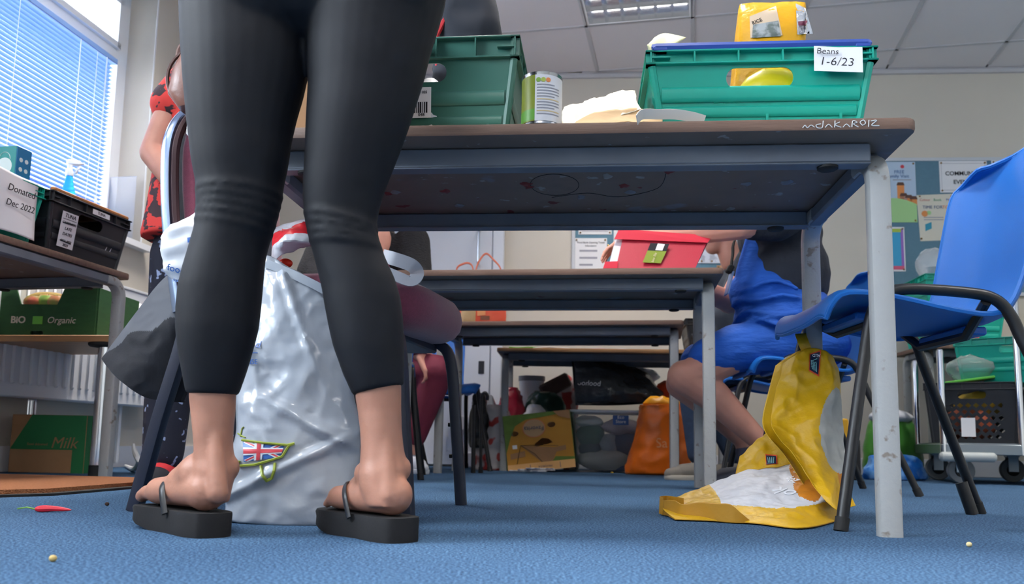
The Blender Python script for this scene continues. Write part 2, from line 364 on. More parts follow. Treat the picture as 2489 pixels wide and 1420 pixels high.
# venetian blind in the first window; blue daylight is put into its slat colour
slatm = mat('daylight_tinted_slat', '#6f9be0', .4, sub=.0)
nt = slatm.node_tree; p = nt.nodes['Principled BSDF']; tr = nt.nodes.new('ShaderNodeBsdfTranslucent'); tr.inputs[0].default_value = lin('#7ea8ea'); mx = nt.nodes.new('ShaderNodeMixShader'); mx.inputs[0].default_value = .10
nt.links.new(p.outputs[0], mx.inputs[1]); nt.links.new(tr.outputs[0], mx.inputs[2]); nt.links.new(mx.outputs[0], nt.nodes['Material Output'].inputs['Surface'])
bl = thing('venetian_blind', 'slatted venetian blind coloured with blue daylight hanging in the window on the left', 'blind', LW(-1.24, -.105, ZS), -YL)
LN = 2.12
obj('headrail', B().box((.03, LN+.05, .028), (0, 0, .9), None, .003), mat('blind_rail', '#7ea2dc', .4), bl)
sm = [(-.0125, -.0), (-.006, .0022), (.006, .0022), (.0125, 0)]
sb = B().rings([[Vector((x, y, z)) for x, z in sm]+[Vector((x, y, z-.0006)) for x, z in sm[::-1]] for y in (-LN/2, LN/2)])
s0 = None
for k in range(41):
    z = .875-.021*k
    if s0 is None: s0 = obj('slat', sb, slatm, bl); o = s0
    else: o = s0.copy(); C.objects.link(o)
    o.location = (0, 0, z); o.rotation_euler = (0, math.radians(-9), 0)
obj('bottom_rail', B().box((.024, LN, .012), (0, 0, .012), None, .002), slatm, bl)
cordm = mat('white_cord', '#f2f4f8', .7)
for y in (-.8, -.2, .42, .93): obj('ladder_cord', B().tube([(.014, y, .88), (.014, y, .015)], .0011, 5), cordm, bl)
obj('lift_cord', B().tube([(.02, .80, .88), (.024, .80, .2)], .0018, 5), cordm, bl)
obj('tilt_wand', B().tube([(.022, .99, .88), (.022, .99, .18)], .003, 6).lathe([(.002, 0), (.007, .004), (.006, .05), (.002, .055)], 8, (.022, .99, .13)), clearmat('clear_plastic', opac=.3), bl)
o = obj('acrylic_sheet', lwbox(B(), -.062, -.058, ZS+.001, ZS+.34, -.195, -.005), clearmat('acrylic', '#dfeaff', .10)); tag(o, 'clear acrylic sheet standing on the sill in the window reveal', 'acrylic sheet')
# radiator on the left wall
rt = thing('radiator', 'white panel radiator on the wall below the window', 'radiator', LW(-.75, .085, .29), -YL)
radm = mat('radiator_enamel', '#e4e6ea', .4); obj('panel', B().box((.02, 1.7, .54), (.02, 0, .27), None, .006).box((.02, 1.7, .54), (-.03, 0, .27), None, .006), radm, rt)
fl_ = B().box((.014, .022, .44), (0, 0, 0), None, .006); f0 = None
for k in range(34):
    if f0 is None: f0 = obj('flute', fl_, radm, rt); o = f0
    else: o = f0.copy(); C.objects.link(o)
    o.location = (.033, -.81+.049*k, .27)
g = B()
for k in range(40): g.box((.05, .02, .006), (0, -.82+.042*k, .545), None, .001)
g.box((.012, 1.7, .012), (.028, 0, .545), None, .002).box((.012, 1.7, .012), (-.032, 0, .545), None, .002); obj('top_grille', g, radm, rt)
for s in (-1, 1): obj('bracket', B().box((.05, .03, .30), (-.05, s*.6, .25)).box((.02, .02, .29), (-.03, s*.6, -.12)), radm, rt)
# door with pull handle, white trunking, socket
dm = mat('white_door_paint', '#dde1ea', .4)
s1_, _ = bs(1196, 700); s0_ = s1_-.80
d = struct('door_1', bwbox(B(), s0_, s1_, .01, 2.02, .004, .045, .003), dm)
fr = B(); bwbox(fr, s1_+.004, s1_+.075, 0, 2.09, 0, .055, .006); bwbox(fr, s0_-.075, s0_-.004, 0, 2.09, 0, .055, .006); bwbox(fr, s0_-.075, s1_+.075, 2.024, 2.09, 0, .055, .006); obj('door_frame', fr, dm, d)
hs, hz1 = bs(1168, 567); _, hz0 = bs(1168, 650)
hp = [BW(hs, .045, hz1), BW(hs, .085, hz1), BW(hs, .10, hz1-.02), BW(hs, .10, hz0+.02), BW(hs, .085, hz0), BW(hs, .045, hz0)]
obj('pull_handle', B().tube(catmull(hp, 4), .010, 10), chrome, d)
ks, kz = bs(1172, 895); obj('keyhole_plate', bwbox(bwbox(B(), ks-.018, ks+.018, kz-.04, kz+.04, .045, .05, .002), ks-.004, ks+.004, kz-.015, kz+.01, .05, .052), mat('dark_steel', '#44464a', .4, .8), d)
tk = thing('wall_trunking', 'white stepped wall trunking with a double socket near the floor', 'trunking', BW(-.62, .0, 0), -YB)
obj('lower_trunk', B().box((.50, .10, .09), (0, -.10, .045), None, .006), whitem, tk); obj('upper_trunk', B().box((.50, .08, .09), (0, -.09, .265), None, .006), whitem, tk); obj('back_board', B().box((.50, .05, .31), (0, -.07, .155), None, .004), whitem, tk)
so = obj('double_socket', B().box((.146, .012, .086), (.10, -.101, .155), None, .004), upvc, tk)
for x in (-.036, .036):
    for dx, dz in ((0, .02), (-.011, 0), (.011, 0)): obj('socket_hole', B().box((.004, .003, .008), (.10+x+dx, -.1075, .15+dz)), ink, so)
# ------------------------------------------------------------------ tables
def undermat():
    m = mat('stained_hardboard', '#7b6b61', .7, var=.18, vs=5); nt = m.node_tree; N = nt.nodes; L = nt.links; p = N['Principled BSDF']; src = p.inputs['Base Color'].links[0].from_socket
    tc = N.new('ShaderNodeTexCoord')
    for sc_, lo, hi, col in ((9, .66, .72, '#7d7c80'), (17, .70, .73, '#6e2a28'), (31, .68, .72, '#9a9793'), (5, .62, .9, '#2f2a2a')):
        n = N.new('ShaderNodeTexNoise'); n.inputs['Scale'].default_value = sc_; n.inputs['Detail'].default_value = 3; L.new(tc.outputs['Object'], n.inputs['Vector'])
        mr = N.new('ShaderNodeMapRange'); mr.inputs[1].default_value = lo; mr.inputs[2].default_value = hi; L.new(n.outputs['Fac'], mr.inputs[0])
        mx = N.new('ShaderNodeMix'); mx.data_type = 'RGBA'; L.new(mr.outputs[0], mx.inputs[0]); L.new(src, mx.inputs[6]); mx.inputs[7].default_value = lin(col); src = mx.outputs[2]
    L.new(src, p.inputs['Base Color']); return m
edgem = mat('dark_wood_edge', '#6b5347', .55, var=.22, vs=7, stretch=(.6, 14, 14), bump=.1, bsc=40); topm = mat('table_laminate', '#8b7a6c', .4, var=.06)
beech = mat('beech_laminate', '#b98d62', .45, var=.14, vs=5, stretch=(.7, 12, 12)); railm = mat('blue_grey_rail', '#6c727c', .5, var=.12, vs=11); um = undermat()
def table(label, corner, yaw, w, d, h, right=True, wood=edgem, rail=railm, leg=greyleg, cat='table', inx=.042, iny=.09, inr=None):
    R = Matrix.Rotation(-yaw, 3, 'Z'); c = Vector((corner[0], corner[1], 0))-R@Vector((w/2 if right else -w/2, -d/2, 0))
    t = thing('classroom_table', label, cat, c, -yaw, 'tables in rows'); th = .02; zt = h-th
    b = B(); R_ = rrect(w, d, .02, 3); n = len(R_)
    b.rings([[Vector((x*k, y*k2, z)) for x, y in R_] for z, k, k2 in ((zt, .998, .997), (zt+.003, 1, 1), (h-.003, 1, 1), (h, .998, .997))], cap=False)
    b.mi = 1; b.add([(x*.998, y*.997, zt) for x, y in R_], [tuple(range(n))]); b.mi = 2; b.add([(x*.998, y*.997, h) for x, y in R_], [tuple(range(n))])
    obj('tabletop', b, [wood, um, topm if wood is edgem else wood], t, ang=30)
    lx = w/2-inx; inr = iny if inr is None else inr
    for s in (-1, 1):
        obj('apron_rail', B().box((w-.12, .022, .036), (0, s*(d/2-.075), zt-.019), None, .003).box((w-.12, .034, .004), (0, s*(d/2-.081), zt-.038), None, .0015), rail, t)
        obj('side_rail', B().box((.036, d-iny-inr-.06, .034), (s*lx, (iny-inr)/2, zt-.018), None, .006), rail, t)
    R0 = .055; prof = rrect(.040, .032, .008, 2)
    for sx in (-1, 1):
        for sy in (-1, 1):
            y0 = sy*(d/2-(iny if sy < 0 else inr)); pts = [(sx*lx, y0, 0), (sx*lx, y0, .02), (sx*lx, y0, zt-.018-R0)]
            pts += [(sx*lx, y0-sy*R0*(1-math.cos(a)), zt-.018-R0+R0*math.sin(a)) for a in [PI/2*i/7 for i in range(1, 8)]]+[(sx*lx, y0-sy*(R0+.03), zt-.018)]
            obj('leg', B().tube(pts, 1, prof=prof, up=(1, 0, 0)), leg, t)
    for sx in (-1, 1):
        for sy in (-1, 1): obj('glide', B().lathe([(.016, zt-.046), (.019, zt-.044), (.019, zt-.040)], 12, (sx*(lx-.09), sy*(d/2-.081), 0)), darkm, t)
    return t
T1 = table('scuffed brown table in front carrying the two green crates', (.694, 1.396), math.radians(5.4), 1.24, .60, .72, inr=.035)
T2 = table('brown table with the red box file on it', (.674, 2.649), math.radians(7.8), 1.2, .56, .72)
T3 = table('brown table in third row with the paper bag on it', (.78, 3.795), math.radians(10), 1.2, .55, .72)
T4 = table('lower beech-topped table by the back wall with leaflets on it', (-.082, 4.524), math.radians(4.2), 1.25, .50, .66, right=False, wood=beech)
T0 = table('dark brown table under the window with the black crate on it', (-1.362, 2.963), math.radians(11.4), .56, 1.2, .72, right=True, inx=.022, iny=.03)
# T0's named corner is its far right one
R = Matrix.Rotation(-math.radians(11.4), 3, 'Z'); T0.location = Vector((-1.362, 2.963, 0))-R@Vector((.28, .6, 0))
# scratched scribble and pen loop on the front table
chalk = mat('chalk_white', '#cfd3d6', .9); M1 = wm(T1); sc_b = B(); x = .425
def lw1(pts, r=.0012, b=None): b.tube(catmull([Vector(p) for p in pts], 4), r, 4)
for gl in ('wavy', 'd', 'A', 'k', 'A', 'R', 'o', 'i', 'Z'):
    y = -.3012; z0 = .7035; h_ = .012
    S = {'wavy': [[(0, 0), (.004, .005), (.008, 0), (.014, .005), (.02, .001)]], 'd': [[(.012, .013), (.010, 0), (.002, 0), (0, .005), (.008, .007)]], 'A': [[(0, 0), (.006, .006), (.012, 0)]], 'k': [[(.002, .013), (.001, 0)], [(.01, .01), (.002, .005), (.012, 0)]],
         'R': [[(0, 0), (.002, .012), (.009, .009), (.003, .006), (.011, 0)]], 'o': [[(.004, .003), (.0, .009), (.006, .013), (.009, .007), (.004, .003)]], 'i': [[(.002, 0), (.003, .013)]], 'Z': [[(0, .011), (.01, .012), (.001, .003), (.014, .002)]]}[gl]
    for st in S: lw1([(x+p[0], y, z0+p[1]*.95) for p in st], .0008, sc_b)
    x += max(p[0] for st in S for p in st)+.003
obj('scratched_scribble', sc_b, chalk, T1)
obj('pen_loop', B().tube([(-.02+.052*math.cos(a), .0+.075*math.sin(a), .6996) for a in [2*PI*i/28 for i in range(28)]], .0007, 4, closed=True).tube(catmull([Vector((-.03, .09, .6996)), Vector((.05, .06, .6996)), Vector((.12, .09, .6996)), Vector((.2, .03, .6996)), Vector((.21, -.08, .6996))], 6), .0007, 4), ink, T1)
rng = random.Random(3); gum = [mat('dried_paint_red', '#7a2a28', .6), mat('dried_glue', '#8d8a86', .5), mat('dried_paint_grey', '#77787e', .6)]
for k in range(16):
    bx, by = rng.uniform(-.5, .5), rng.uniform(-.16, .2); R_ = [Vector((bx+rng.uniform(.006, .016)*math.cos(a), by+rng.uniform(.006, .02)*math.sin(a), 0)) for a in [2*PI*i/9 for i in range(9)]]
    obj('paint_blob', B().rings([[p+Vector((0, 0, .6995)) for p in R_], [Vector((bx, by, 0))+(p-Vector((bx, by, 0)))*.6+Vector((0, 0, .6968)) for p in R_]]), gum[k % 3], T1)
# low table with chrome legs
lt = thing('coffee_table', 'low wooden table on thick chrome legs holding the organic fruit box', 'table', (-1.735, 3.30, 0), -math.radians(8))
obj('tabletop', B().box((.72, .46, .025), (0, 0, .4975), None, .003), beech, lt)
for x in (-.29, .27):
    for y in (-.17, .17):
        l = obj('leg', B().lathe([(.03, .04), (.03, .47)], 20, (x, y, 0)), chrome, lt); obj('foot', B().lathe([(.024, 0), (.032, .003), (.032, .04), (.03, .042)], 16, (x, y, 0)), darkm, l); obj('mounting_plate', B().lathe([(.06, .472), (.065, .476), (.065, .485)], 18, (x, y, 0)), darkm, l)
# ------------------------------------------------------------------ crates
def crate(name, label, loc, rz, w, d, h, m, cat='crate', hole=True, group=None, rib=5, holder=True, tp=.022, holew=.122, mesh_side=False, rim=.036):
    t = thing(name, label, cat, loc, rz, group); hw = h-rim; wt = .0035
    def wall(front, half, dep, hl):
        # front: outward direction index
        b = B(); ob = half-tp; ot = half
        out = [(-ob, 0), (ob, 0), (ot, hw+.004), (-ot, hw+.004)]; hs = []
        if hl: hs.append(rrect(holew, .038, .018, 5, 0, hw-.023))
        if mesh_side:
            n = int(half*2/.034)
            for i in range(-n//2+1, n//2):
                for j in range(int((hw-.06)/.03)):
                    cx, cy = i*.034+(.017 if j % 2 else 0), .03+j*.03
                    if abs(cx) < half*.62 and cy < hw-.045: hs.append([(cx, cy-.012), (cx+.013, cy), (cx, cy+.012), (cx-.013, cy)])
        ys = Vector((0, -tp, hw)).normalized()
        M = Matrix(((1, 0, 0, 0), (0, ys.y, -ys.z, -dep+tp), (0, ys.z, ys.y, 0), (0, 0, 0, 1)))
        return b.plate(out, hs, -wt, M), M
    parts = []
    for k, (half, dep, hl) in enumerate(((w/2, d/2, hole), (d/2, w/2, False), (w/2, d/2, hole), (d/2, w/2, False))):
        b, M = wall(k, half, dep, hl)
        if not mesh_side:
            for zz, r in ((hw*.60, .007), (hw*.36, .005)):
                y = -dep+tp-tp*zz/hw; hx = half-tp+tp*zz/hw-.012
                b.rings([[Vector((x, y-r*math.sin(a)*.7, zz+r*2.2*math.cos(a))) for a in [PI*i/6 for i in range(7)]] for x in (-hx, hx)])
        Rk = Matrix.Rotation(k*PI/2, 3, 'Z'); b.v = [Rk@v for v in b.v]; obj('side_wall', b, m, t)
    obj('base', B().box((w-2*tp, d-2*tp, .005), (0, 0, .0025), None, .001), m, t)
    for sx in (-1, 1):
        for sy in (-1, 1): obj('corner_post', B().tube([(sx*(w/2-tp-.003), sy*(d/2-tp-.003), .0), (sx*(w/2-.003), sy*(d/2-.003), hw)], .008, 8), m, t)
    b = B(); o_ = .010
    for half, dep, k in ((w/2, d/2, 0), (d/2, w/2, 1), (w/2, d/2, 2), (d/2, w/2, 3)):
        bb_ = B(); L_ = 2*half+2*o_
        bb_.box((L_, o_*2, .004), (0, -dep, h-.002), None, .001).box((L_, o_*2, .004), (0, -dep, hw+.002), None, .001).box((L_-.01, .003, rim), (0, -dep+.004, h-rim/2))
        for i in range(rib+1): bb_.box((.003, o_*1.8, rim-.004), (-half+2*half*i/rib, -dep, h-rim/2))
        for s in (-1, 1): bb_.box((.035, o_*1.8, .003), (s*(half-.018), -dep, h-rim/2))
        Rk = Matrix.Rotation(k*PI/2, 3, 'Z'); bb_.v = [Rk@v for v in bb_.v]; b.add(bb_.v, bb_.f)
    obj('rim', b, m, t)
    if holder:
        b = B(); cx = w*.2; zz = hw*.28; y = -d/2+tp-tp*zz/hw-.002
        b.box((.135, .004, .004), (cx, y, zz-.026)).box((.005, .005, .04), (cx-.066, y, zz-.004)).box((.005, .005, .04), (cx+.066, y, zz-.004)).box((.13, .002, .05), (cx, y+.003, zz))
        obj('label_holder', b, m, t)
    return t
grn = mat('green_crate_plastic', '#0b9c88', .36, var=.05, vs=6); dgrn = mat('dark_green_crate_plastic', '#38685c', .38, var=.12, vs=5); blk = mat('black_crate_plastic', '#23252a', .45, var=.15)
def onT(t, x, y, z=.7205): return wm(t)@Vector((x, y, z))
y1 = -math.radians(6.2); yr = -math.radians(5)
p = at(1867, 190, 1.485); cR = crate('plastic_crate', 'bright green crate with the handwritten beans note on its rim', (p.x, 1.485+.165, .721), yr, .40, .33, .160, grn, rim=.028)
MR = wm(cR)
obj('bale_arm', B().tube([(-.195, -.165, .166), (-.19, -.168, .166), (.19, -.168, .166), (.195, -.165, .166)], .009, 8).box((.03, .022, .012), (-.183, -.165, .162), None, .003).box((.03, .022, .012), (.183, -.165, .162), None, .003), mat('blue_bale_arm', '#2b4a9c', .4), cR)
note = obj('paper_note', B().box((.086, .0008, .052), (.137, -.178, .133), (math.radians(-8), math.radians(3), 0)), paper, cR)
def onfront(root, x, y, z, tilt=0, roll=0): return wm(root)@Matrix.Translation((x, y, z))@Euler((PI/2+tilt, roll, 0)).to_matrix().to_4x4()
text('Beans', .017, ink, note, onfront(cR, .117, -.1825, .146, math.radians(-8), math.radians(4)), shear=.1, bold=-.0002)
text('1-6/23', .024, ink, note, onfront(cR, .133, -.1795, .127, math.radians(-8), math.radians(4)), shear=.15, bold=-.0003)
text('LABEL', .018, mat('green_emboss', '#17a78c', .35), cR, onfront(cR, -.06, -.1535, .068, math.radians(-10)), name='embossed_lettering', ext=.0006)
p = at(1265, 190, 1.60); Rl = Matrix.Rotation(y1, 3, 'Z'); pc = Vector((p.x, p.y, .721))+Rl@Vector((-.212, .17, 0)); pc.z = .721
cL = crate('plastic_crate', 'dull dark green crate with a white barcode label beside the can', pc, y1, .40, .33, .238, dgrn, rim=.046)
lb = obj('barcode_label', B().box((.055, .0008, .062), (.004, -.1635, .105), (math.radians(6.5), 0, 0), .0003), paper, cL)
for k in range(9): obj('bar', B().box((.0012+.001*(k % 3), .0006, .022), (-.011+.0042*k, -.1632, .095), (math.radians(6.5), 0, 0)), ink, lb)
text('048', .009, ink, lb, onfront(cL, .012, -.1618, .080, math.radians(6.5)))
text('A 105', .008, ink, lb, onfront(cL, .014, -.167, .125, math.radians(6.5)))
for dx, dz in ((.03, .052), (.055, .055), (.07, .05)): obj('paint_splash', B().ell((dx, -.1515, dz), (.006, .0008, .007), 8, rg=6), chalk, cL)
# black and green crates on the window table
def T0p(x, y, z): return wm(T0)@Vector((x, y, z))
bk = crate('plastic_crate', 'black crate with the handwritten tuna label beside the window', T0p(.055, .405, .7205), -math.radians(11.4)+PI/2, .375, .40, .195, blk, holder=False)
# its labelled side faces the room: local -Y is rotated to face +X of the table
MB_ = wm(bk)
obj('wooden_lid', B().box((.37, .02, .014), (0, -.196, .202), None, .004).box((.37, .36, .006), (0, .0, .199), None, .002), mat('orange_wood_strip', '#a86f3d', .5, var=.2, vs=6), bk)
tn = obj('tuna_label', B().box((.072, .0008, .115), (-.105, -.1990, .085), (math.radians(7.5), 0, 0)), paper, bk)
for s, z, sz in (('TUNA', .145, .018), ('CASSEROLES', .122, .011), ('LATE', .104, .014), ('DATES', .086, .014), ('2021-2022', .064, .011), ('2023', .051, .012)):
    text(s, sz, ink, tn, onfront(bk, -.105, -.1990-(z-.1)*.13-.0012, z-.015, math.radians(7.5)), shear=.15)
obj('ruled_line', B().box((.06, .0006, .0014), (-.105, -.2043, .119), (math.radians(7.5), 0, 0)), ink, tn); obj('crossing_out', B().box((.055, .0006, .004), (-.107, -.2033, .107), (math.radians(7.5), math.radians(-4), 0)), ink, tn); obj('crossing_out', B().box((.05, .0006, .004), (-.107, -.1955, .047), (math.radians(7.5), math.radians(3), 0)), ink, tn)
t2 = obj('tape_label', B().box((.085, .0008, .017), (.03, -.2125, .175)), paper, bk); text('TUNA', .014, ink, t2, onfront(bk, .03, -.2133, .175), shear=.1)
for x in (.085, .108): obj('torn_tape', B().add([(x, -.186, .05), (x+.010, -.186, .055), (x+.018, -.190, .085)], [(0, 1, 2)]), paper, bk)
gc = crate('plastic_crate', 'green crate with the large white dated sheet on the window table', T0p(.04, -.03, .7205), -math.radians(11.4)+PI/2, .42, .42, .19, grn, holder=False)
sh = B(); patch(sh, [[Vector((x, -.226-.01*math.sin(x*20+z*9), z)) for x in (-.20, -.1, 0, .1, .185)] for z in (.195, .15, .1, .05, .015)], 4)
ws = solid(obj('paper_sheet', sh, paper, gc), .0008); text('Donated', .03, ink, ws, onfront(gc, .10, -.2375, .145), shear=.2); text('Dec 2022', .028, ink, ws, onfront(gc, .10, -.2375, .10), shear=.2)
# face mask box, white bottle, spray bottle
fm = thing('face_mask_box', 'teal and blue face mask box standing in the dated green crate', 'box', T0p(.115, .142, .7265), -math.radians(11.4))
obj('carton', B().box((.19, .062, .30), (0, 0, .15), (0, 0, 0), .002), mat('blue_carton', '#0f6fa0', .5), fm)
fp = obj('teal_panel', B().box((.188, .001, .298), (0, -.0318, .15)), mat('teal_print', '#3d8f8e', .5), fm)
pw = mat('print_white', '#dfe7ea', .6)
text('FACE MASK', .030, pw, fp, wm(fm)@Matrix.Translation((.0, -.033, .20))@Matrix.Rotation(PI/2, 4, 'X')@Matrix.Rotation(PI/2, 4, 'Z'), bold=.0004)
obj('mask_picture', B().lathe([(.004, 0), (.024, 0), (.028, .0006), (.004, .0008)], 20, (.055, -.0322, .235), (PI/2, 0, 0)), pw, fp)
obj('ear_loop', B().tube([(.055+.02*math.cos(a), -.033, .258+.022*math.sin(a)) for a in [PI*i/10 for i in range(11)]], .001, 4), pw, fp)
for iy in range(2):
    for iz in range(3): obj('icon', B().lathe([(.001, 0), (.007, 0), (.007, .0006), (.001, .0008)], 12, (.0952, -.012+.022*iy, .20+.03*iz), (0, PI/2, 0)), pw, fm)
wb = thing('white_pump_bottle', 'small white bottle behind the face mask box', 'bottle', T0p(.0, .162, .7265), 0)
obj('body', B().lathe([(.026, 0), (.03, .004), (.03, .17), (.024, .195), (.012, .205)], 18), mat('white_plastic', '#eef2f6', .35), wb); obj('pump_head', B().lathe([(.012, .2), (.012, .225), (.005, .227), (.005, .25)], 12).box((.045, .014, .012), (.01, 0, .255), None, .004), MATS['white_plastic'], wb)
sp = thing('spray_bottle', 'clear spray bottle of bright blue liquid with white trigger', 'spray bottle', LW(-.5, -.04, ZS+.001), .4)
liq = mat('blue_liquid', '#38aef2', .12, trans=.35, ior=1.33)
obj('liquid_body', B().lathe([(.04, 0), (.044, .006), (.044, .06), (.037, .10), (.022, .155), (.016, .185), (.015, .20)], 22), liq, sp)
obj('trigger_head', B().lathe([(.016, .198), (.017, .202), (.017, .222), (.011, .228), (.012, .25)], 14).box((.06, .02, .026), (.014, 0, .262), None, .007).box((.012, .012, .045), (.03, 0, .232), (0, .35, 0), .004).lathe([(.006, 0), (.007, .012)], 10, (.044, 0, .262), (0, PI/2, 0)), MATS['white_plastic'], sp)
obj('label', B().lathe([(.0445, .02), (.0445, .055)], 22, cap=False), mat('pale_blue_label', '#9fd0f0', .5), sp)
# fruit box and milk box
card_g = mat('green_card', '#2c5a34', .75, var=.12, vs=20, stretch=(1, 1, 4)); lime = mat('lime_print', '#6fbf4e', .7); kraft = mat('brown_card', '#9a7350', .8, var=.08, vs=12)
fb = thing('fruit_box', 'dark green organic fruit carton full of apples on the low table', 'box', (-1.76, 3.27, .5102), -math.radians(3))
fw_, fd, fh = .44, .30, .165
obj('front_panel', B().plate([(-fw_/2, 0), (fw_/2, 0), (fw_/2, fh+.02), (fw_/2-.125, fh+.02), (fw_/2-.15, fh-.045), (-fw_/2+.15, fh-.045), (-fw_/2+.125, fh+.02), (-fw_/2, fh+.02)], [rrect(.05, .016, .007, 3, 0, .012)], .006, Matrix.Translation((0, -fd/2, 0))@Matrix.Rotation(PI/2, 4, 'X')), card_g, fb)
obj('back_panel', B().box((fw_, .006, fh), (0, fd/2, fh/2)), card_g, fb)
for s in (-1, 1): obj('side_panel', B().plate([(-fd/2, 0), (fd/2, 0), (fd/2, fh+.02), (-fd/2, fh+.02)], [rrect(.07, .024, .011, 4, 0, fh-.03)], .006, Matrix.Translation((s*fw_/2, 0, 0))@Matrix.Rotation(PI/2, 4, 'Z')@Matrix.Rotation(PI/2, 4, 'X')), card_g, fb)
obj('carton_base', B().box((fw_, fd, .006), (0, 0, .003)), card_g, fb); obj('false_floor', B().box((fw_-.02, fd-.02, .006), (0, 0, .07)), kraft, fb)
def fbm_(x, z): return wm(fb)@Matrix.Translation((x, -fd/2-.0065, z))@Matrix.Rotation(PI/2, 4, 'X')
cream_p = mat('cream_print', '#d8cdbf', .7)
text('BiO', .036, cream_p, fb, fbm_(-.075, .06), bold=.001); obj('lime_patch', B().box((.038, .001, .03), (0, -fd/2-.0068, .06)), lime, fb); text('Organic', .034, cream_p, fb, fbm_(.09, .06), shear=.2)
Ms = wm(fb)@Matrix.Translation((fw_/2+.001, -.06, .06))@Matrix.Rotation(PI/2, 4, 'Z')@Matrix.Rotation(PI/2, 4, 'X'); text('BiO', .036, cream_p, fb, Ms, bold=.001); obj('lime_patch', B().box((.001, .05, .03), (fw_/2+.0015, .02, .06)), lime, fb)
ap = B().rings([[Vector((r*math.cos(2*PI*k/14), r*math.sin(2*PI*k/14), z)) for k in range(14)] for r, z in ((.002, -.022), (.012, -.029), (.026, -.022), (.035, 0), (.034, .012), (.024, .027), (.012, .029), (.002, .020))])
apm = [mat('apple_skin_%s' % n, a, .35, col2=c, vs=14, thr=(.4, .62)) for n, a, c in (('red_green', '#8fa94a', '#c5654a'), ('green', '#86b04a', '#a9bd58'), ('blush', '#d08a5c', '#b3b85a'))]
spots = [(-.055, -.105, 0), (-.01, -.09, 1), (.035, -.10, 2), (-.035, -.055, 2), (.015, -.04, 0), (.06, -.05, 1), (-.075, -.03, 1)]
names = ['green apple with red blush at front left of the fruit box', 'plain green apple at front middle of the fruit box', 'rosy apple at front right of the fruit box', 'rosy apple in the second row of the fruit box, below the banana', 'green apple with red blush in the second row, middle of the fruit box', 'bright green apple in the second row, right of the fruit box', 'green apple in the second row, far left of the fruit box']
for k, (x, y, c) in enumerate(spots):
    z = .085+.031+(.012 if y > -.07 else 0)+.02*(1-abs(x)/.2); P = wm(fb)@Vector((x, y, z))
    o = thing('apple', names[k], 'apple', P, k, 'apples in the fruit box')
    obj('flesh', ap, apm[c], o); obj('stalk', B().tube([(0, 0, .018), (.002, 0, .034)], .0014, 5), kraft, o)
bn = thing('banana', 'single brown-tipped banana lying behind the apples in the fruit box', 'banana', wm(fb)@Vector((-.06, .0, .165)), .1)
pp = [Vector((-.09, 0, -.01)), Vector((-.05, 0, .008)), Vector((0, 0, .012)), Vector((.05, 0, .006)), Vector((.09, 0, -.012))]; obj('fruit', B().tube(catmull(pp, 4), [.004, .01, .014, .016, .017, .017, .017, .017, .017, .017, .017, .016, .015, .013, .01, .006, .004], 10), mat('banana_skin', '#a98c4a', .5, var=.2, vs=30), bn)
mk = thing('milk_carton_box', 'brown and green milk carton box on the floor under the low table', 'box', (-1.80, 3.42, 0), -math.radians(2))
obj('carton', B().box((.30, .20, .225), (0, 0, .1125), None, .002), kraft, mk)
mg = mat('milk_green_print', '#1d6b3c', .7)
Mx = Matrix.Translation((0, -.1008, 0))@Matrix.Rotation(PI/2, 4, 'X'); obj('green_print', B().plate([(-.148, .09), (.10, .09), (.10, .0), (.148, .0), (.148, .224), (-.07, .224)], [], .0008, Mx), mg, mk)
obj('side_print', B().box((.001, .198, .224), (.1506, 0, .1125)), mg, mk); text('Milk', .062, kraft, mk, wm(mk)@Matrix.Translation((.065, -.1022, .115))@Matrix.Rotation(PI/2, 4, 'X'), shear=.25)
text('Semi skimmed', .014, kraft, mk, wm(mk)@Matrix.Translation((-.04, -.1022, .11))@Matrix.Rotation(PI/2, 4, 'X'))
# coir mat, chilli, crumbs
coir = mat('coir', '#9c6440', .95, var=.25, vs=180, bump=1, bsc=300, bd=.01)
dmx = thing('door_mat', 'brown coir mat with black rubber edge on the blue carpet', 'mat', (-1.66, 2.47, 0), -math.radians(8))
obj('rubber_edge', B().plate([(-.42, -.43), (.52, -.43), (.60, -.30), (.60, .38), (-.42, .38)], [], .006), darkm, dmx); obj('coir_pile', B().plate([(-.40, -.40), (.50, -.40), (.57, -.29), (.57, .36), (-.40, .36)], [], .010, Matrix.Translation((0, 0, .006))), coir, dmx)
ch = thing('chilli', 'small red chilli pepper with thin green stalk on the carpet', 'chilli', fz(125, 1246), .1)
obj('pod', B().tube(catmull([Vector((-.03, 0, .006)), Vector((0, .003, .007)), Vector((.036, 0, .005))], 6), [.003, .005, .006, .0065, .0065, .006, .0055, .005, .0045, .004, .003, .002, .001], 8), mat('chilli_red', '#c62435', .3), ch); obj('stalk', B().tube([(-.03, 0, .006), (-.05, .012, .008), (-.075, .03, .004)], .0016, 5), mat('stalk_green', '#6c9a4a', .6), ch)
for k, (u, v, c) in enumerate(((260, 1230, '#3a2a24'), (128, 1366, '#b9a36a'), (2356, 1330, '#c9b98a'), (1488, 1151, '#c9a23a'), (1000, 1216, '#9a9078'))):
    q = fz(u, v); o = obj('crumb', B().ell((q.x, q.y, .004), (.005+.004*(k == 3), .004, .004), 8, rg=5), mat('crumb_%d' % k, c, .9)); tag(o, ['dark crumb on the carpet left of the black chair leg', 'pale crumb on the carpet at the lower left corner', 'pale crumb on the carpet at the lower right corner', 'yellow scrap on the carpet in front of the clear plastic box', 'tiny crumb on the carpet beside the white bag'][k], 'crumb')
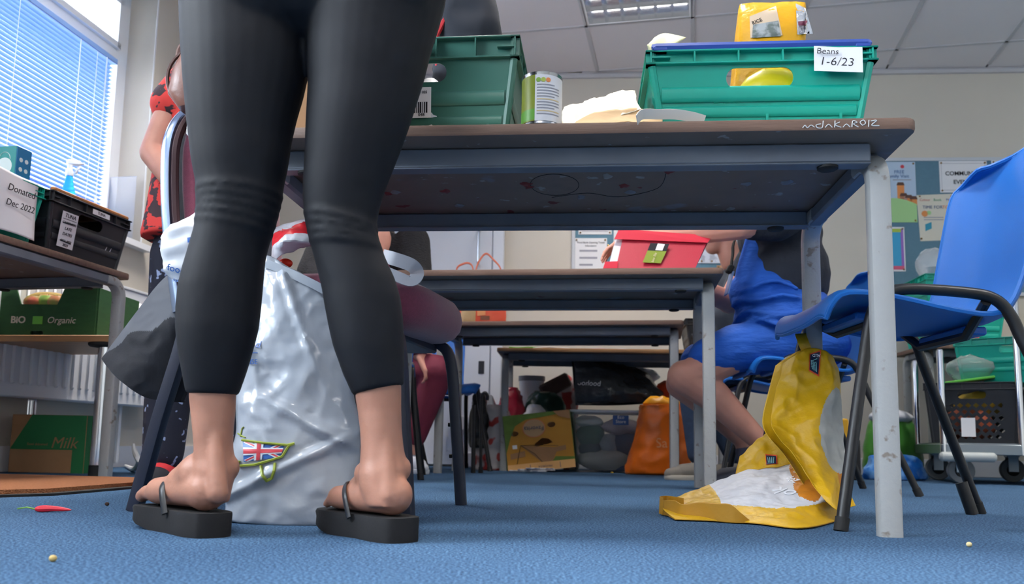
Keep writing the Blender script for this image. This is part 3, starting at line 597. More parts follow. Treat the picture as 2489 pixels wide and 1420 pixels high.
# ------------------------------------------------------------------ chairs
bluep = mat('blue_polypropylene', '#1a64b6', .42, var=.04, bump=.12, bsc=420, bd=.003)
def polychair(label, loc, rz, group='blue moulded chairs'):
    """moulded shell chair on a tube frame; local front is -X"""
    t = thing('plastic_chair', label, 'chair', loc, rz, group)
    prof = [(-.250, .405, .165), (-.243, .432, .185), (-.205, .450, .20), (-.12, .442, .208), (0, .418, .208), (.10, .410, .200), (.16, .430, .192), (.20, .49, .190), (.225, .58, .198), (.25, .68, .206), (.27, .76, .204), (.285, .815, .18), (.29, .835, .12)]
    grid = []
    for k, (x, z, hw) in enumerate(prof):
        row = []
        for c in (-1, -.86, -.5, 0, .5, .86, 1):
            e = c*c*abs(c); seat = max(0, min(1, (6.5-k)/3)); back = 1-seat
            row.append(Vector((x-back*.060*e+(.012*e if k < 2 else 0), c*hw, z+seat*(.016*e if abs(c) < .95 else .004)+back*.008*e-(.03*c*c if k > 10 else 0))))
        grid.append(row)
    b = B(); patch(b, grid, 4, 4); o = obj('shell', b, bluep, t, ang=60); solid(o, .005, -1)
    rim = [Vector(r[0]) for r in grid]+[Vector(p) for p in grid[-1][1:-1]]+[Vector(r[-1]) for r in grid[::-1]]+[Vector(p) for p in grid[0][::-1][1:-1]]
    obj('rolled_edge', B().tube(catmull(rim+[rim[0]], 3)[:-1], .0055, 6, closed=True), bluep, o)
    for s in (-1, 1):
        fr = [(-.255, s*.255, .0), (-.19, s*.214, .30), (-.165, s*.204, .41), (-.137, s*.202, .450), (-.09, s*.20, .463), (.02, s*.20, .458), (.075, s*.201, .446), (.105, s*.204, .41), (.135, s*.212, .33), (.27, s*.255, 0)]
        h = catmull([Vector(p) for p in fr], 5)
        obj('side_frame', B().tube(h, .0115, 10), blacktube, t)
        for q in (0, -1):
            f = Vector(fr[q]); obj('ferrule', B().tube([f, f+(Vector(fr[1 if q == 0 else -2])-f)*.08], .0135, 10), darkm, t)
    obj('cross_tube', B().tube([(-.13, -.199, .446), (-.12, -.1, .412), (-.12, .1, .412), (-.13, .199, .446)], .010, 8), blacktube, t); obj('cross_tube', B().tube([(.06, -.2, .440), (.07, -.1, .385), (.07, .1, .385), (.06, .2, .440)], .010, 8), blacktube, t)
    for sx in (-.13, .09): obj('seat_bracket', B().box((.05, .20, .018), (sx, 0, .397 if sx > 0 else .424), None, .004), bluep, t)
    return t
C2 = polychair('large blue plastic chair in the foreground with the yellow bag hanging from it', (.868, 1.825, 0), math.radians(-1))
obj('link_clip', B().tube([(.235, .225, .0), (.215, .232, .075)], .014, 10), blacktube, C2)
C3 = polychair('blue plastic chair under the person in the blue apron', (1.085, 3.06, 0), math.radians(-3))
C4 = polychair('blue plastic chair standing in front of the white door', (-.42, 4.66, 0), math.radians(107))
C5 = polychair('blue plastic chair under the person in jeans', (1.20, 3.95, 0), math.radians(-5))
C6 = polychair('blue plastic chair under the person in the burgundy tracksuit', (-.72, 4.25, 0), math.radians(172))
C7 = polychair('blue plastic chair under the person in the black cardigan', (-.62, 3.55, 0), math.radians(95))
# upholstered stacking chair, local front is +X
burg = mat('burgundy_weave', '#74354a', .9, var=.12, vs=160, bump=.4, bsc=500, bd=.002, sheen=.3); dkleg = mat('dark_blue_black_leg', '#1c2233', .35)
C1 = thing('upholstered_chair', 'burgundy upholstered stacking chair with chrome back frame behind the legs', 'chair', (-.4255, 1.875, 0), -math.radians(10))
b = B(); R = []
for z, k in ((.378, .78), (.381, .87), (.392, .94), (.41, .985), (.432, 1), (.455, .985), (.472, .94), (.482, .86), (.485, .6)):
    R.append([p for p in sup(.02, 0, z, .275*k, .25*k, 56, 4)])
for r in R:
    for p in r: p.z -= .006*max(0, (p.x-.1)/.15)**2; p.z += .006*math.sin(p.y*6)
obj('seat_cushion', b.rings(R), burg, C1)
b = B(); R = []
for k in range(15):
    z = .44+.44*k/14; lean = -.205-.05*(k/14)-.02*math.sin(PI*k/14); hw = .205*(1 if k < 10 else math.sqrt(max(.02, 1-((k-9.5)/5.2)**2)))
    R.append(sup(lean+.025, 0, z, .028, hw, 30, 4))
obj('back_cushion', b.rings(R), burg, C1)
pth = []
for k in range(15):
    z = .40+.485*k/14; lean = -.205-.05*(k/14)-.02*math.sin(PI*k/14)-.012; hw = .222*(1 if k < 10 else math.sqrt(max(.05, 1-((k-9.5)/5.0)**2)))
    pth.append(Vector((lean, -hw, z)))
full = pth+[Vector((p.x, -p.y, p.z)) for p in pth[::-1]]
obj('chrome_back_frame', B().tube(catmull(full, 3), 1, prof=rrect(.022, .018, .006, 2), up=(1, 0, 0)), mat('chrome_frame', '#8b9cba', .22, 1), C1)
obj('back_edge_trim', B().tube([p+Vector((.016, -.004*math.copysign(1, p.y), 0)) for p in catmull(full, 2)], .009, 8), mat('dark_edging', '#33191f', .7), C1)
sq = rrect(.026, .026, .004, 2)
for s in (-1, 1):
    l = obj('leg', B().tube(catmull([Vector((-.20, s*.215, .42)), Vector((-.205, s*.217, .34)), Vector((-.245, s*.219, .18)), Vector((-.285, s*.22, 0))], 5), 1, prof=sq, up=(1, 0, 0)), dkleg, C1); obj('bolt', B().lathe([(.005, 0), (.005, .006)], 8, (-.262, s*.219, .05), (0, PI/2, 0)), darkm, l)
    l = obj('leg', B().tube(catmull([Vector((.17, s*.205, .392)), Vector((.215, s*.208, .385)), Vector((.245, s*.212, .34)), Vector((.262, s*.216, .18)), Vector((.278, s*.2195, 0))], 5), 1, prof=sq, up=(0, 1, 0)), dkleg, C1)
    for z in (.115, .19): obj('bolt', B().lathe([(.005, 0), (.005, .006)], 8, (.250-.07*(z-.15), s*.2185, z), (0, -PI/2, 0)), darkm, l)
obj('seat_frame', B().box((.42, .42, .02), (0, 0, .372), None, .004), dkleg, C1)
# ------------------------------------------------------------------ people
skin = mat('skin', '#a0725f', .5, var=.15, vs=18, sub=.12, bump=.12, bsc=160, bd=.004); skin2 = mat('skin_warm', '#b98372', .5, var=.12, vs=14, sub=.12, bump=.1, bsc=120, bd=.004)
hairm = mat('dark_hair', '#2a1d17', .6, bump=.6, bsc=90, stretch=(1, 1, .2))
def hand(b, W, D, N, side=1, curl=.5, k=1.0, spread=.16):
    """palm, four jointed fingers of different length and a thumb; D along the hand, N the palm side"""
    W = Vector(W); D = Vector(D).normalized(); N = Vector(N); N = (N-D*N.dot(D)).normalized(); S = D.cross(N)*side
    for o in (-.024, -.008, .010, .026): b.cap(W+D*.012*k+S*o*.6*k, .014*k, W+D*.082*k+S*o*k, .0125*k)
    for o, L in ((-.027, .060), (-.009, .073), (.010, .078), (.028, .070)):
        p = W+D*.085*k+S*o*k; d = (D+S*(o/.028)*spread).normalized(); a = 0
        for q in range(3):
            a += curl*(.7 if q == 0 else 1); dd = (d*math.cos(a)+N*math.sin(a)).normalized(); l = L*k*(.44, .31, .25)[q]; n = p+dd*l; b.cap(p, (.0088-.0009*q)*k, n, (.0080-.0010*q)*k, 10); p = n
    p = W+D*.022*k+S*.028*k; d = (D*.65+S*.75+N*.2).normalized()
    for q in range(3):
        n = p+d*(.040, .032, .026)[q]*k; b.cap(p, (.0135, .0105, .009)[q]*k, n, (.0105, .0092, .008)[q]*k, 10); p = n; d = (d+D*.35+N*.12).normalized()
def head(t, c, face, m, k=1.0, hair=hairm, hl=0.0):
    c = Vector(c); f = Vector(face).normalized(); s = Vector((0, 0, 1)).cross(f).normalized(); u = f.cross(s)*1; u = Vector((0, 0, 1)) if u.z < 0 else u
    M = Matrix((f, s, u)).transposed(); P = lambda x, y, z: c+M@Vector((x*k, y*k, z*k)); b = B()
    b.ell(P(-.01, 0, .03), (.092*k, .074*k, .088*k), rot=M); b.cap(P(.025, 0, -.03), .058*k, P(.045, 0, -.075), .036*k); b.cap(P(.078, 0, .015), .009*k, P(.098, 0, -.018), .014*k); b.cap(P(.072, -.018, -.055), .009*k, P(.072, .018, -.055), .009*k)
    for q in (-1, 1): b.ell(P(-.005, q*.075, -.005), (.018*k, .008*k, .030*k), rot=M); b.ell(P(.075, q*.03, .03), (.012*k, .02*k, .008*k), rot=M)
    b.cap(P(-.02, 0, -.05), .052*k, P(-.035, 0, -.16), .055*k); o = remesh(obj('head', b, m, t, world=True), .007, 5)
    for q in (-1, 1): obj('eye', B().ell(P(.074, q*.031, .012), (.010*k, .013*k, .009*k), 10, rot=M, rg=8), mat('eye', '#2b2420', .2), o, world=True)
    hb = B(); hb.ell(P(-.022, 0, .042), (.096*k, .083*k, .092*k), rot=M)
    if hl: hb.cap(P(-.06, 0, .02), .07*k, P(-.07, 0, -hl), .06*k)
    remesh(obj('hair', hb, hair, o, world=True), .008, 3); return o
def cloth(name, t, m, caps, vox=.009, it=4, wr=0, wsc=22, parent=None):
    b = B()
    for c in caps:
        if c[0] == 'e': b.ell(*c[1:])
        elif c[0] == 'r': b.rings(c[1])
        else: b.cap(*c)
    o = remesh(obj(name, b, m, parent or t, world=True), vox, it)
    return o
# --- the woman in leggings, seen from behind, feet in black flip-flops
W = thing('person', 'person in black cropped leggings and black flip-flops standing with their back turned', 'person', (-.33, 1.33, 0))
legm = mat('black_leggings', '#15171c', .7, var=.06, vs=30, bump=.10, bsc=700, bd=.001, spec=.3)
def interp(T, y): return float(np.interp(y, [a for a, _ in T], [c for _, c in T]))
LL = [(-260, 540), (-200, 485), (-130, 455), (0, 443), (100, 446), (200, 452), (300, 460), (400, 471), (450, 481), (500, 484), (550, 479), (600, 465), (650, 450), (700, 438), (750, 433), (800, 432), (850, 437), (900, 445), (957, 455)]
LR = [(-260, 735), (0, 752), (160, 748), (220, 735), (280, 718), (340, 705), (400, 697), (440, 688), (480, 682), (530, 670), (580, 655), (620, 643), (680, 637), (740, 632), (800, 625), (850, 612), (900, 598), (962, 577)]
RL = [(-260, 775), (0, 748), (160, 749), (220, 751), (300, 746), (400, 742), (450, 738), (490, 738), (530, 742), (580, 752), (640, 768), (700, 783), (760, 793), (810, 803), (860, 815), (910, 835), (962, 858)]
RR = [(-260, 1000), (-200, 1065), (-120, 1098), (0, 1083), (60, 1066), (110, 1050), (190, 1030), (250, 1011), (300, 995), (370, 970), (430, 946), (480, 928), (530, 916), (570, 916), (600, 925), (640, 943), (680, 961), (730, 975), (780, 980), (850, 982), (936, 981)]
def legring(uL, vL, uR, vR, Y, k=1.0, n=28, dy=0.0, inset=0):
    a, c = at(uL, vL, Y), at(uR, vR, Y); m_ = (a+c)/2; h = (c-a)/2; L_ = h.length-inset; h = h.normalized()*L_
    return [m_+h*math.cos(2*PI*i/n)+Vector((0, L_*k*math.sin(2*PI*i/n)+dy, 0)) for i in range(n)]
def Yl(v): return float(np.interp(v, [-260, 0, 300, 550, 760, 960, 1200], [1.27, 1.275, 1.285, 1.30, 1.315, 1.325, 1.325]))
b = B()
ys = list(range(-260, 940, 24))
b.rings([legring(interp(LL, y), y, interp(LR, y), y, Yl(y), 1.02) for y in ys]+[legring(455, 957, 577, 962, Yl(960), 1.0)])
b.rings([legring(interp(RL, y), y, interp(RR, min(y, 930)), y, Yl(y)-.01, 1.02) for y in ys[:-3]]+[legring(835, 912, 982, 890, Yl(900)-.01), legring(858, 962, 981, 936, Yl(950)-.01)])
b.ell(at(760, -40, 1.265), (.13, .115, .10)); b.ell(at(625, -90, 1.245), (.108, .105, .14)); b.ell(at(915, -90, 1.24), (.112, .105, .14)); b.ell(at(765, -250, 1.275), (.180, .118, .17))
# gathered folds behind the knees
for (T_, U_, vs_) in ((LL, LR, (470, 487, 505, 524, 545)), (RL, RR, (528, 550, 572, 592))):
    for q, v in enumerate(vs_):
        dv = (6, 12, 16, 20, 22)[q] if T_ is LL else (30, 26, 22, 16)[q]; r = legring(interp(T_, v)+2, v-dv*.2, interp(U_, v+dv)-2, v+dv, Yl(v)-(.01 if T_ is RL else 0), 1.03)
        back = [p for i, p in enumerate(r)]; b.tube(back, .0040, 6, closed=True)
lg = remesh(obj('leggings', b, legm, W, world=True), .0042, 6, .5)
def foot(b, heel, toe, z0, k=1.0, side=1):
    heel, toe = Vector(heel), Vector(toe); d = (toe-heel).normalized(); s = Vector((d.y, -d.x, 0))*side; P = lambda a, c, z: Vector((heel.x, heel.y, z0))+d*a*k+s*c*k+Vector((0, 0, z*k))
    b.ell(P(.030, 0, .030), (.034*k, .031*k, .031*k), rot=(0, 0, math.atan2(d.y, d.x)))
    b.cap(P(.035, .0, .034), .030*k, P(.10, -.004, .038), .031*k); b.cap(P(.035, .010, .026), .024*k, P(.155, .024, .020), .019*k); b.cap(P(.035, -.006, .03), .026*k, P(.165, -.020, .024), .022*k); b.cap(P(.06, 0, .055), .034*k, P(.15, -.004, .026), .022*k)
    for q, (c, a, L_, r) in enumerate(((-.028, .170, .045, .0125), (-.008, .176, .036, .0092), (.007, .172, .031, .0088), (.021, .165, .026, .0085), (.033, .155, .022, .008))):
        b.cap(P(a, c, r+.006), r*k, P(a+L_*.5, c, r+.008), r*1.0*k, 10); b.cap(P(a+L_*.5, c, r+.008), r*k, P(a+L_, c*1.02, r), r*.92*k, 10)
    return P
SZ = .037; bL, bR = B(), B()
skL = [(463, 940, 573, 940), (460, 962, 574, 962), (464, 1000, 572, 1000), (469, 1045, 567, 1045), (472, 1085, 566, 1085), (472, 1115, 570, 1115), (468, 1142, 573, 1142), (470, 1168, 568, 1168), (476, 1195, 562, 1195), (484, 1222, 558, 1222)]
bL.rings([legring(*r, 1.325-.012*max(0, (r[1]-1120)/100), (.98 if r[1] < 1040 else 1.1), inset=.001) for r in skL])
skR = [(866, 940, 976, 920), (862, 962, 977, 942), (868, 1000, 977, 990), (874, 1045, 978, 1040), (876, 1085, 982, 1085), (874, 1120, 988, 1118), (870, 1150, 991, 1142), (872, 1180, 986, 1172), (880, 1205, 992, 1200), (890, 1232, 998, 1228)]
bR.rings([legring(*r, 1.315-.014*max(0, (r[1]-1120)/100), (.98 if r[1] < 1040 else 1.1), inset=.001) for r in skR])
hL, tL = Vector((-.443, 1.29, 0)), Vector((-.598, 1.455, 0)); hR, tR = Vector((-.158, 1.272, 0)), Vector((-.300, 1.45, 0))
foot(bL, hL, tL, SZ, 1.0, 1); foot(bR, hR, tR, SZ, 1.0, -1)
# tendons, ankle bones
for (u, v, Y, r, b) in ((476, 1143, 1.335, .011, bL), (565, 1138, 1.33, .011, bL), (877, 1152, 1.33, .011, bR), (983, 1140, 1.32, .011, bR)): b.ell(at(u, v, Y), (r, r*1.5, r*1.6))
bL.cap(at(523, 1040, 1.305), .010, at(530, 1200, 1.288), .016); bR.cap(at(935, 1040, 1.295), .010, at(947, 1205, 1.276), .016)
for b in (bL, bR): remesh(obj('bare_leg', b, skin, W, world=True), .0032, 12, .5)
eva = mat('black_foam_sole', '#101013', .8, bump=.15, bsc=300, bd=.002)
def sandal(heel, toe, side):
    d = (toe-heel).normalized(); s = Vector((d.y, -d.x, 0))*side; P = lambda a, c, z: Vector((heel.x, heel.y, 0))+d*a+s*c+Vector((0, 0, z))
    prof = [(-.014, .006, .006), (-.010, .02, .02), (.0, .030, .030), (.03, .037, .037), (.08, .036, .036), (.13, .044, .038), (.17, .047, .045), (.20, .042, .047), (.222, .026, .036), (.232, .0, .0)]
    out = catmull([Vector((a, c, 0)) for a, c, _ in prof], 4)+catmull([Vector((a, -e, 0)) for a, _, e in prof[::-1]], 4)[1:-1]
    R = [[P(q.x*k+.0*(1-k), q.y*k, z+(max(0, (q.x-.15))*.16 if z < .03 else 0)) for q in out] for z, k in ((.0, .965), (.004, .99), (.016, .985), (.032, 1), (.036, .985))]
    o = obj('flip_flop', B().rings(R), eva, W, world=True, ang=50); b = B(); tp_ = P(.168, -.016, .036); up_ = P(.160, -.014, .062)
    for c, pk in ((.042, .028), (-.040, -.03)):
        e = P(.085, c, .030); b.tube(catmull([tp_, up_, P(.135, pk*.75, .078), P(.105, c*.98, .066), e], 6), 1, prof=[(.0028*math.cos(a), .006*math.sin(a)) for a in [2*PI*i/8 for i in range(8)]], up=(0, 0, 1))
    obj('strap', b, mat('black_rubber_strap', '#202226', .4), o, world=True)
sandal(hL, tL, 1); sandal(hR, tR, -1)
# upper body (above the picture)
cloth('jumper', W, mat('dark_jumper', '#26303a', .9), [((-.30, 1.29, 1.0), .15, (-.32, 1.30, 1.26), .14), ((-.45, 1.30, 1.30), .055, (-.50, 1.34, 1.14), .05), ((-.50, 1.34, 1.14), .048, (-.40, 1.50, 1.22), .04), ((-.17, 1.30, 1.30), .055, (-.12, 1.34, 1.14), .05), ((-.12, 1.34, 1.14), .048, (-.24, 1.50, 1.22), .04), ((-.44, 1.30, 1.28), .07, (-.18, 1.30, 1.28), .07)])
for a_ in (((-.40, 1.50, 1.22), (.5, .5, .3), (0, 0, -1), 1, .4), ((-.24, 1.50, 1.22), (-.5, .5, .3), (0, 0, -1), -1, .4)): b = B(); hand(b, *a_); remesh(obj('hand', b, skin, W, world=True), .004, 3)
head(W, (-.31, 1.33, 1.50), (-.2, 1, -.35), skin, hl=.12)
# --- person in the red camouflage shirt
A = thing('person', 'person in red camouflage T-shirt and speckled navy trousers standing by the window', 'person', (-.93, 2.47, 0))
camo = mat('red_camouflage', '#c93a36', .85, col2='#3a2a30', vs=19, thr=(.505, .52), detail=2, stretch=(1, 1, 1.6)); speck = mat('speckled_navy', '#1b2030', .85, col2='#8fa0c4', vs=46, thr=(.63, .66), detail=1.5)
cloth('shirt', A, camo, [('e', (-.925, 2.46, .90), (.160, .115, .15)), ((-.92, 2.47, .90), .152, (-.89, 2.47, 1.13), .145), ((-.985, 2.44, 1.215), .064, (-1.02, 2.41, 1.13), .068), ((-.96, 2.46, 1.225), .07, (-.80, 2.47, 1.225), .07), ((-.76, 2.48, 1.21), .062, (-.735, 2.42, 1.12), .068), ('r', [sup(-.925, 2.46, z, rx, ry, 28, 2.3) for z, rx, ry in ((.728, .176, .128), (.735, .178, .13), (.80, .170, .12), (.90, .160, .115), (1.0, .15, .11))])], .008)
for sh_, el_, wr_, hd_ in (((-1.015, 2.41, 1.15), at(374, 372, 2.38), at(452, 478, 2.30), ((.75, -.25, -.45), (.3, -.2, -.9), -1, .45)), ((-.745, 2.46, 1.15), Vector((-.72, 2.42, .95)), Vector((-.74, 2.25, .86)), ((-.2, -.9, -.3), (0, 0, -1), 1, .45))):
    b = B(); b.cap(sh_, .044, el_, .040); b.cap(el_, .040, wr_, .032); hand(b, wr_, *hd_); remesh(obj('arm', b, skin2, A, world=True), .0048, 5)
cloth('trousers', A, speck, [('e', (-.915, 2.47, .72), (.158, .115, .10)), ((-.985, 2.46, .68), .09, (-.995, 2.46, .42), .072), ((-.995, 2.46, .42), .074, (-1.005, 2.47, .10), .058), ((-.82, 2.49, .68), .085, (-.80, 2.52, .42), .07), ((-.80, 2.52, .42), .072, (-.80, 2.56, .10), .056)], .008)
def slipper(t, a, toe, m1, m2):
    a, toe = Vector(a), Vector(toe); d = (toe-a).normalized(); s = Vector((-d.y, d.x, 0)); b = B(); L_ = (toe-a).length
    P = lambda x, y, z: a+d*x+s*y+Vector((0, 0, z)); b.cap(P(.0, 0, .045), .040, P(L_*.6, 0, .036), .036); b.cap(P(L_*.4, 0, .036), .036, P(L_*.92, 0, .026), .026); b.cap(P(0, 0, .05), .042, P(-.01, 0, .10), .040)
    o = remesh(obj('sock_shoe', b, m1, t, world=True), .005, 4); b = B(); b.rings([sup(*(P(L_*.42, 0, 0).xy), z, L_*.62*k, .042*k, 24, 2.6, math.atan2(d.y, d.x)) for z, k in ((0, .96), (.006, 1), (.018, 1), (.022, .96))]); obj('sole', b, m2, o, world=True); return o
redk = mat('red_knit', '#b3282f', .8); navyk = mat('navy_black_knit', '#1b1c25', .8)
o = slipper(A, (-1.0, 2.49, 0), (-.985, 2.335, 0), redk, mat('red_sole', '#a52b38', .6)); b = B(); b.ell((-.985, 2.37, .030), (.046, .060, .036)); remesh(obj('toe_panel', b, navyk, o, world=True), .005, 3)
slipper(A, (-.80, 2.57, 0), (-.78, 2.42, 0), redk, MATS['red_sole'])
head(A, (-.86, 2.45, 1.41), (.7, -.5, -.2), skin2, .95)
# --- seated person in the blue apron
Mn = thing('person', 'seated person in black T-shirt, bright blue apron and blue shorts reaching across a table', 'person', (1.05, 3.06, 0))
aproncol = mat('blue_apron_cloth', '#0f4da8', .78, var=.08, vs=7, bump=.35, bsc=9, bd=.05, stretch=(1, 1, 3)); teem = mat('black_tee', '#20242e', .9, bump=.3, bsc=14, bd=.04, var=.1)
cloth('t_shirt', Mn, teem, [('e', (1.00, 3.06, .78), (.160, .185, .20)), ('e', (.985, 3.06, .93), (.15, .19, .13)), ((1.005, 2.90, .99), .068, (.90, 2.83, .93), .078), ((.90, 2.83, .93), .076, (.83, 2.84, .925), .068), ((1.005, 3.22, .99), .07, (.93, 3.28, .84), .072)], .0085)
apr = cloth('apron', Mn, aproncol, [('e', (.995, 3.06, .62), (.180, .200, .150)), ('e', (.965, 3.06, .72), (.168, .172, .12)), ('e', (.915, 3.06, .765), (.092, .140, .12)), ((.865, 3.02, .78), .055, (.872, 2.985, .94), .022), ('e', (1.06, 3.06, .52), (.165, .205, .10)), ((1.06, 2.97, .525), .095, (.80, 2.985, .50), .088), ((.80, 2.985, .50), .088, (.705, 2.99, .462), .076), ((1.06, 3.16, .525), .095, (.80, 3.19, .50), .086), ((.80, 3.19, .50), .086, (.72, 3.2, .47), .076)]+[((.985-.176*math.cos(a), 3.06-.196*math.sin(a), z+.02*math.sin(2*a)+.012*math.sin(5*a+z*30)), .009, (.985-.176*math.cos(a+.14), 3.06-.196*math.sin(a+.14), z+.02*math.sin(2*a+.28)+.012*math.sin(5*a+.7+z*30)), .009, 8) for z in (.70, .655, .60, .565) for a in [.14*i for i in range(11)]], .0075)
apr.name = 'apron_and_shorts'
fb_ = B()
for z, d_ in ():
    fb_.tube([Vector((.985, 3.06, z))+Vector((-.182*math.cos(a), -.202*math.sin(a), .02*math.sin(a*2)+.012*math.sin(5*a))) for a in [PI*(.0+.55*i/14) for i in range(15)]], [.003+.004*math.sin(PI*i/14) for i in range(15)], 6)
b = B(); kn = at(1664, 917, 2.99); an = at(1846, 1072, 3.02)
b.cap((.80, 2.985, .485), .070, kn+Vector((.02, 0, .005)), .060); b.cap(kn, .062, kn.lerp(an, .32)+Vector((.018, 0, .006)), .060); b.cap(kn.lerp(an, .32)+Vector((.018, 0, .006)), .060, an, .037); b.cap(an, .037, (an.x+.02, an.y, .08), .04)
remesh(obj('bare_leg', b, skin2, Mn, world=True), .005, 6); b = B()
k2 = kn+Vector((.03, .21, -.01)); a2 = an+Vector((.0, .20, 0)); b.cap((.80, 3.19, .485), .070, k2, .058); b.cap(k2, .058, k2.lerp(a2, .32)+Vector((.018, 0, 0)), .055); b.cap(k2.lerp(a2, .32)+Vector((.018, 0, 0)), .055, a2, .036); b.cap(a2, .036, (a2.x+.02, a2.y, .08), .04)
remesh(obj('bare_leg', b, skin2, Mn, world=True), .0055, 6)
b = B(); el = at(1800, 548, 2.82); wr = at(1545, 580, 2.95); b.cap((.86, 2.835, .93), .052, el, .050); b.cap(el, .050, el.lerp(wr, .45), .046); b.cap(el.lerp(wr, .45), .046, wr, .029); hand(b, wr, at(1445, 622, 2.96)-wr, (-.2, -.15, -1), 1, .30, .95)
ar = remesh(obj('arm', b, mat('skin_pink', '#cf9583', .5, var=.1, vs=16, sub=.12), Mn, world=True), .0042, 4); b = B()
el2 = Vector((.86, 3.30, .72)); wr2 = Vector((.62, 3.10, .775)); b.cap((.93, 3.28, .86), .05, el2, .046); b.cap(el2, .045, wr2, .030); hand(b, wr2, (-.7, -.6, .05), (0, 0, -1), -1, .3); remesh(obj('arm', b, MATS['skin_pink'], Mn, world=True), .0048, 4)
rp = at(1478, 604, 2.955); obj('ring', B().tube([wr+(rp-wr)*1.0+Vector((0, .009*math.cos(a), .009*math.sin(a)+.004)) for a in [2*PI*i/12 for i in range(12)]], .0018, 6, closed=True), mat('gold', '#c9a24a', .25, 1), ar, world=True)
obj('lanyard', B().tube(catmull([Vector((.90, 2.93, 1.05)), at(1790, 575, 2.95), at(1781, 620, 2.95), at(1776, 655, 2.95)], 4), 1, prof=[(.002, .011), (-.002, .011), (-.002, -.011), (.002, -.011)], up=(1, 0, 0)).box((.02, .03, .03), at(1774, 655, 2.95), (0, .5, 0), .004), darkm, Mn, world=True)
obj('badge', B().box((.006, .054, .085), at(1772, 690, 2.96), (0, .25, 0), .002), mat('badge_card', '#7f9bd0', .3), Mn, world=True)
for q in (an, a2):
    slipper(Mn, (q.x+.035, q.y, 0), (q.x-.15, q.y, 0), mat('dark_trainer', '#3a3d48', .8), mat('grey_sole', '#6c6c6c', .7))
    cs = B(); cs.cap((q.x+.02, q.y, .08), .043, (q.x+.008, q.y, .135), .041); remesh(obj('sock', cs, mat('grey_sock', '#4b4a5c', .9), Mn, world=True), .006, 2)
head(Mn, (.87, 3.06, 1.26), (-1, -.1, -.4), MATS['skin_pink'], 1.0)
# --- person in jeans further back
J = thing('person', 'person in blue jeans and grey trainers seated behind the one in the apron', 'person', (1.12, 3.95, 0))
jean = mat('denim', '#26374f', .9, var=.15, vs=40, bump=.25, bsc=20, bd=.03)
cloth('jeans', J, jean, [('e', (1.14, 3.95, .53), (.16, .18, .09)), ((1.12, 3.87, .53), .085, (.82, 3.85, .49), .07), ((.82, 3.85, .49), .07, (.86, 3.86, .12), .056), ((1.12, 4.03, .53), .085, (.90, 4.05, .49), .07), ((.90, 4.05, .49), .07, (1.06, 4.0, .12), .056)])
cloth('jumper', J, mat('grey_jumper', '#3b4048', .9), [('e', (1.10, 3.95, .70), (.14, .18, .18)), ('e', (1.06, 3.95, .88), (.13, .19, .12)), ((1.05, 3.79, .95), .06, (.95, 3.75, .74), .05), ((.95, 3.75, .74), .05, (1.0, 3.80, .60), .04), ((1.05, 4.11, .95), .06, (.95, 4.14, .74), .05), ((.95, 4.14, .74), .05, (.95, 4.05, .60), .04)])
for a_ in (((1.0, 3.80, .60), (-.6, .4, -.1), (0, 0, -1), 1, .4), ((.95, 4.05, .60), (-.6, -.3, -.1), (0, 0, -1), -1, .4)): b = B(); hand(b, *a_); remesh(obj('hand', b, skin2, J, world=True), .005, 3)
for x, y in ((.86, 3.86), (1.06, 4.0)): slipper(J, (x+.03, y, 0), (x-.16, y-.06, 0), mat('grey_suede', '#7c766e', .9), mat('pale_sole', '#b4ada0', .7))
head(J, (.98, 3.95, 1.18), (-1, -.1, -.2), skin2)
# --- person in black cardigan
K = thing('person', 'person in black knitted cardigan and pink top seated behind the red box file table', 'person', (-.62, 3.52, 0))
knit = mat('black_knit', '#1d1d22', .95, bump=1, bsc=70, bd=.02, stretch=(1, 1, 5))
cloth('cardigan', K, knit, [('e', (-.61, 3.53, .70), (.18, .13, .22)), ('e', (-.61, 3.53, .92), (.19, .115, .13)), ((-.43, 3.51, .99), .075, (-.405, 3.44, .83), .07), ((-.405, 3.44, .83), .066, (-.385, 3.33, .765), .045), ((-.79, 3.51, .99), .075, (-.83, 3.44, .83), .07), ((-.83, 3.44, .83), .066, (-.70, 3.30, .765), .045)], .009)
b = B(); b.ell((-.585, 3.455, .96), (.075, .055, .12)); b.cap((-.60, 3.51, 1.02), .055, (-.60, 3.52, 1.10), .05); remesh(obj('neck', b, MATS['skin_pink'], K, world=True), .005, 4)
for a_ in (((-.385, 3.33, .765), (.5, -.8, -.25), (0, 0, -1), -1, .3), ((-.70, 3.30, .765), (.8, -.5, -.1), (0, 0, -1), 1, .3)): b = B(); hand(b, *a_); remesh(obj('hand', b, MATS['skin_pink'], K, world=True), .005, 4)
cloth('pink_top', K, mat('pink_jersey', '#b3456e', .85), [('e', (-.59, 3.452, .86), (.078, .07, .10))])
cloth('trousers', K, mat('black_trousers', '#1c1d22', .9), [('e', (-.62, 3.55, .53), (.18, .16, .09)), ((-.70, 3.52, .53), .085, (-.72, 3.22, .50), .07), ((-.72, 3.22, .50), .066, (-.72, 3.25, .08), .05), ((-.54, 3.52, .53), .085, (-.55, 3.22, .50), .07), ((-.55, 3.22, .50), .066, (-.56, 3.25, .08), .05)])
for x in (-.72, -.56): slipper(K, (x, 3.28, 0), (x, 3.10, 0), mat('black_shoe', '#1a1a1d', .6), darkm)
head(K, (-.60, 3.47, 1.23), (.1, -1, -.3), MATS['skin_pink'], hl=.18)
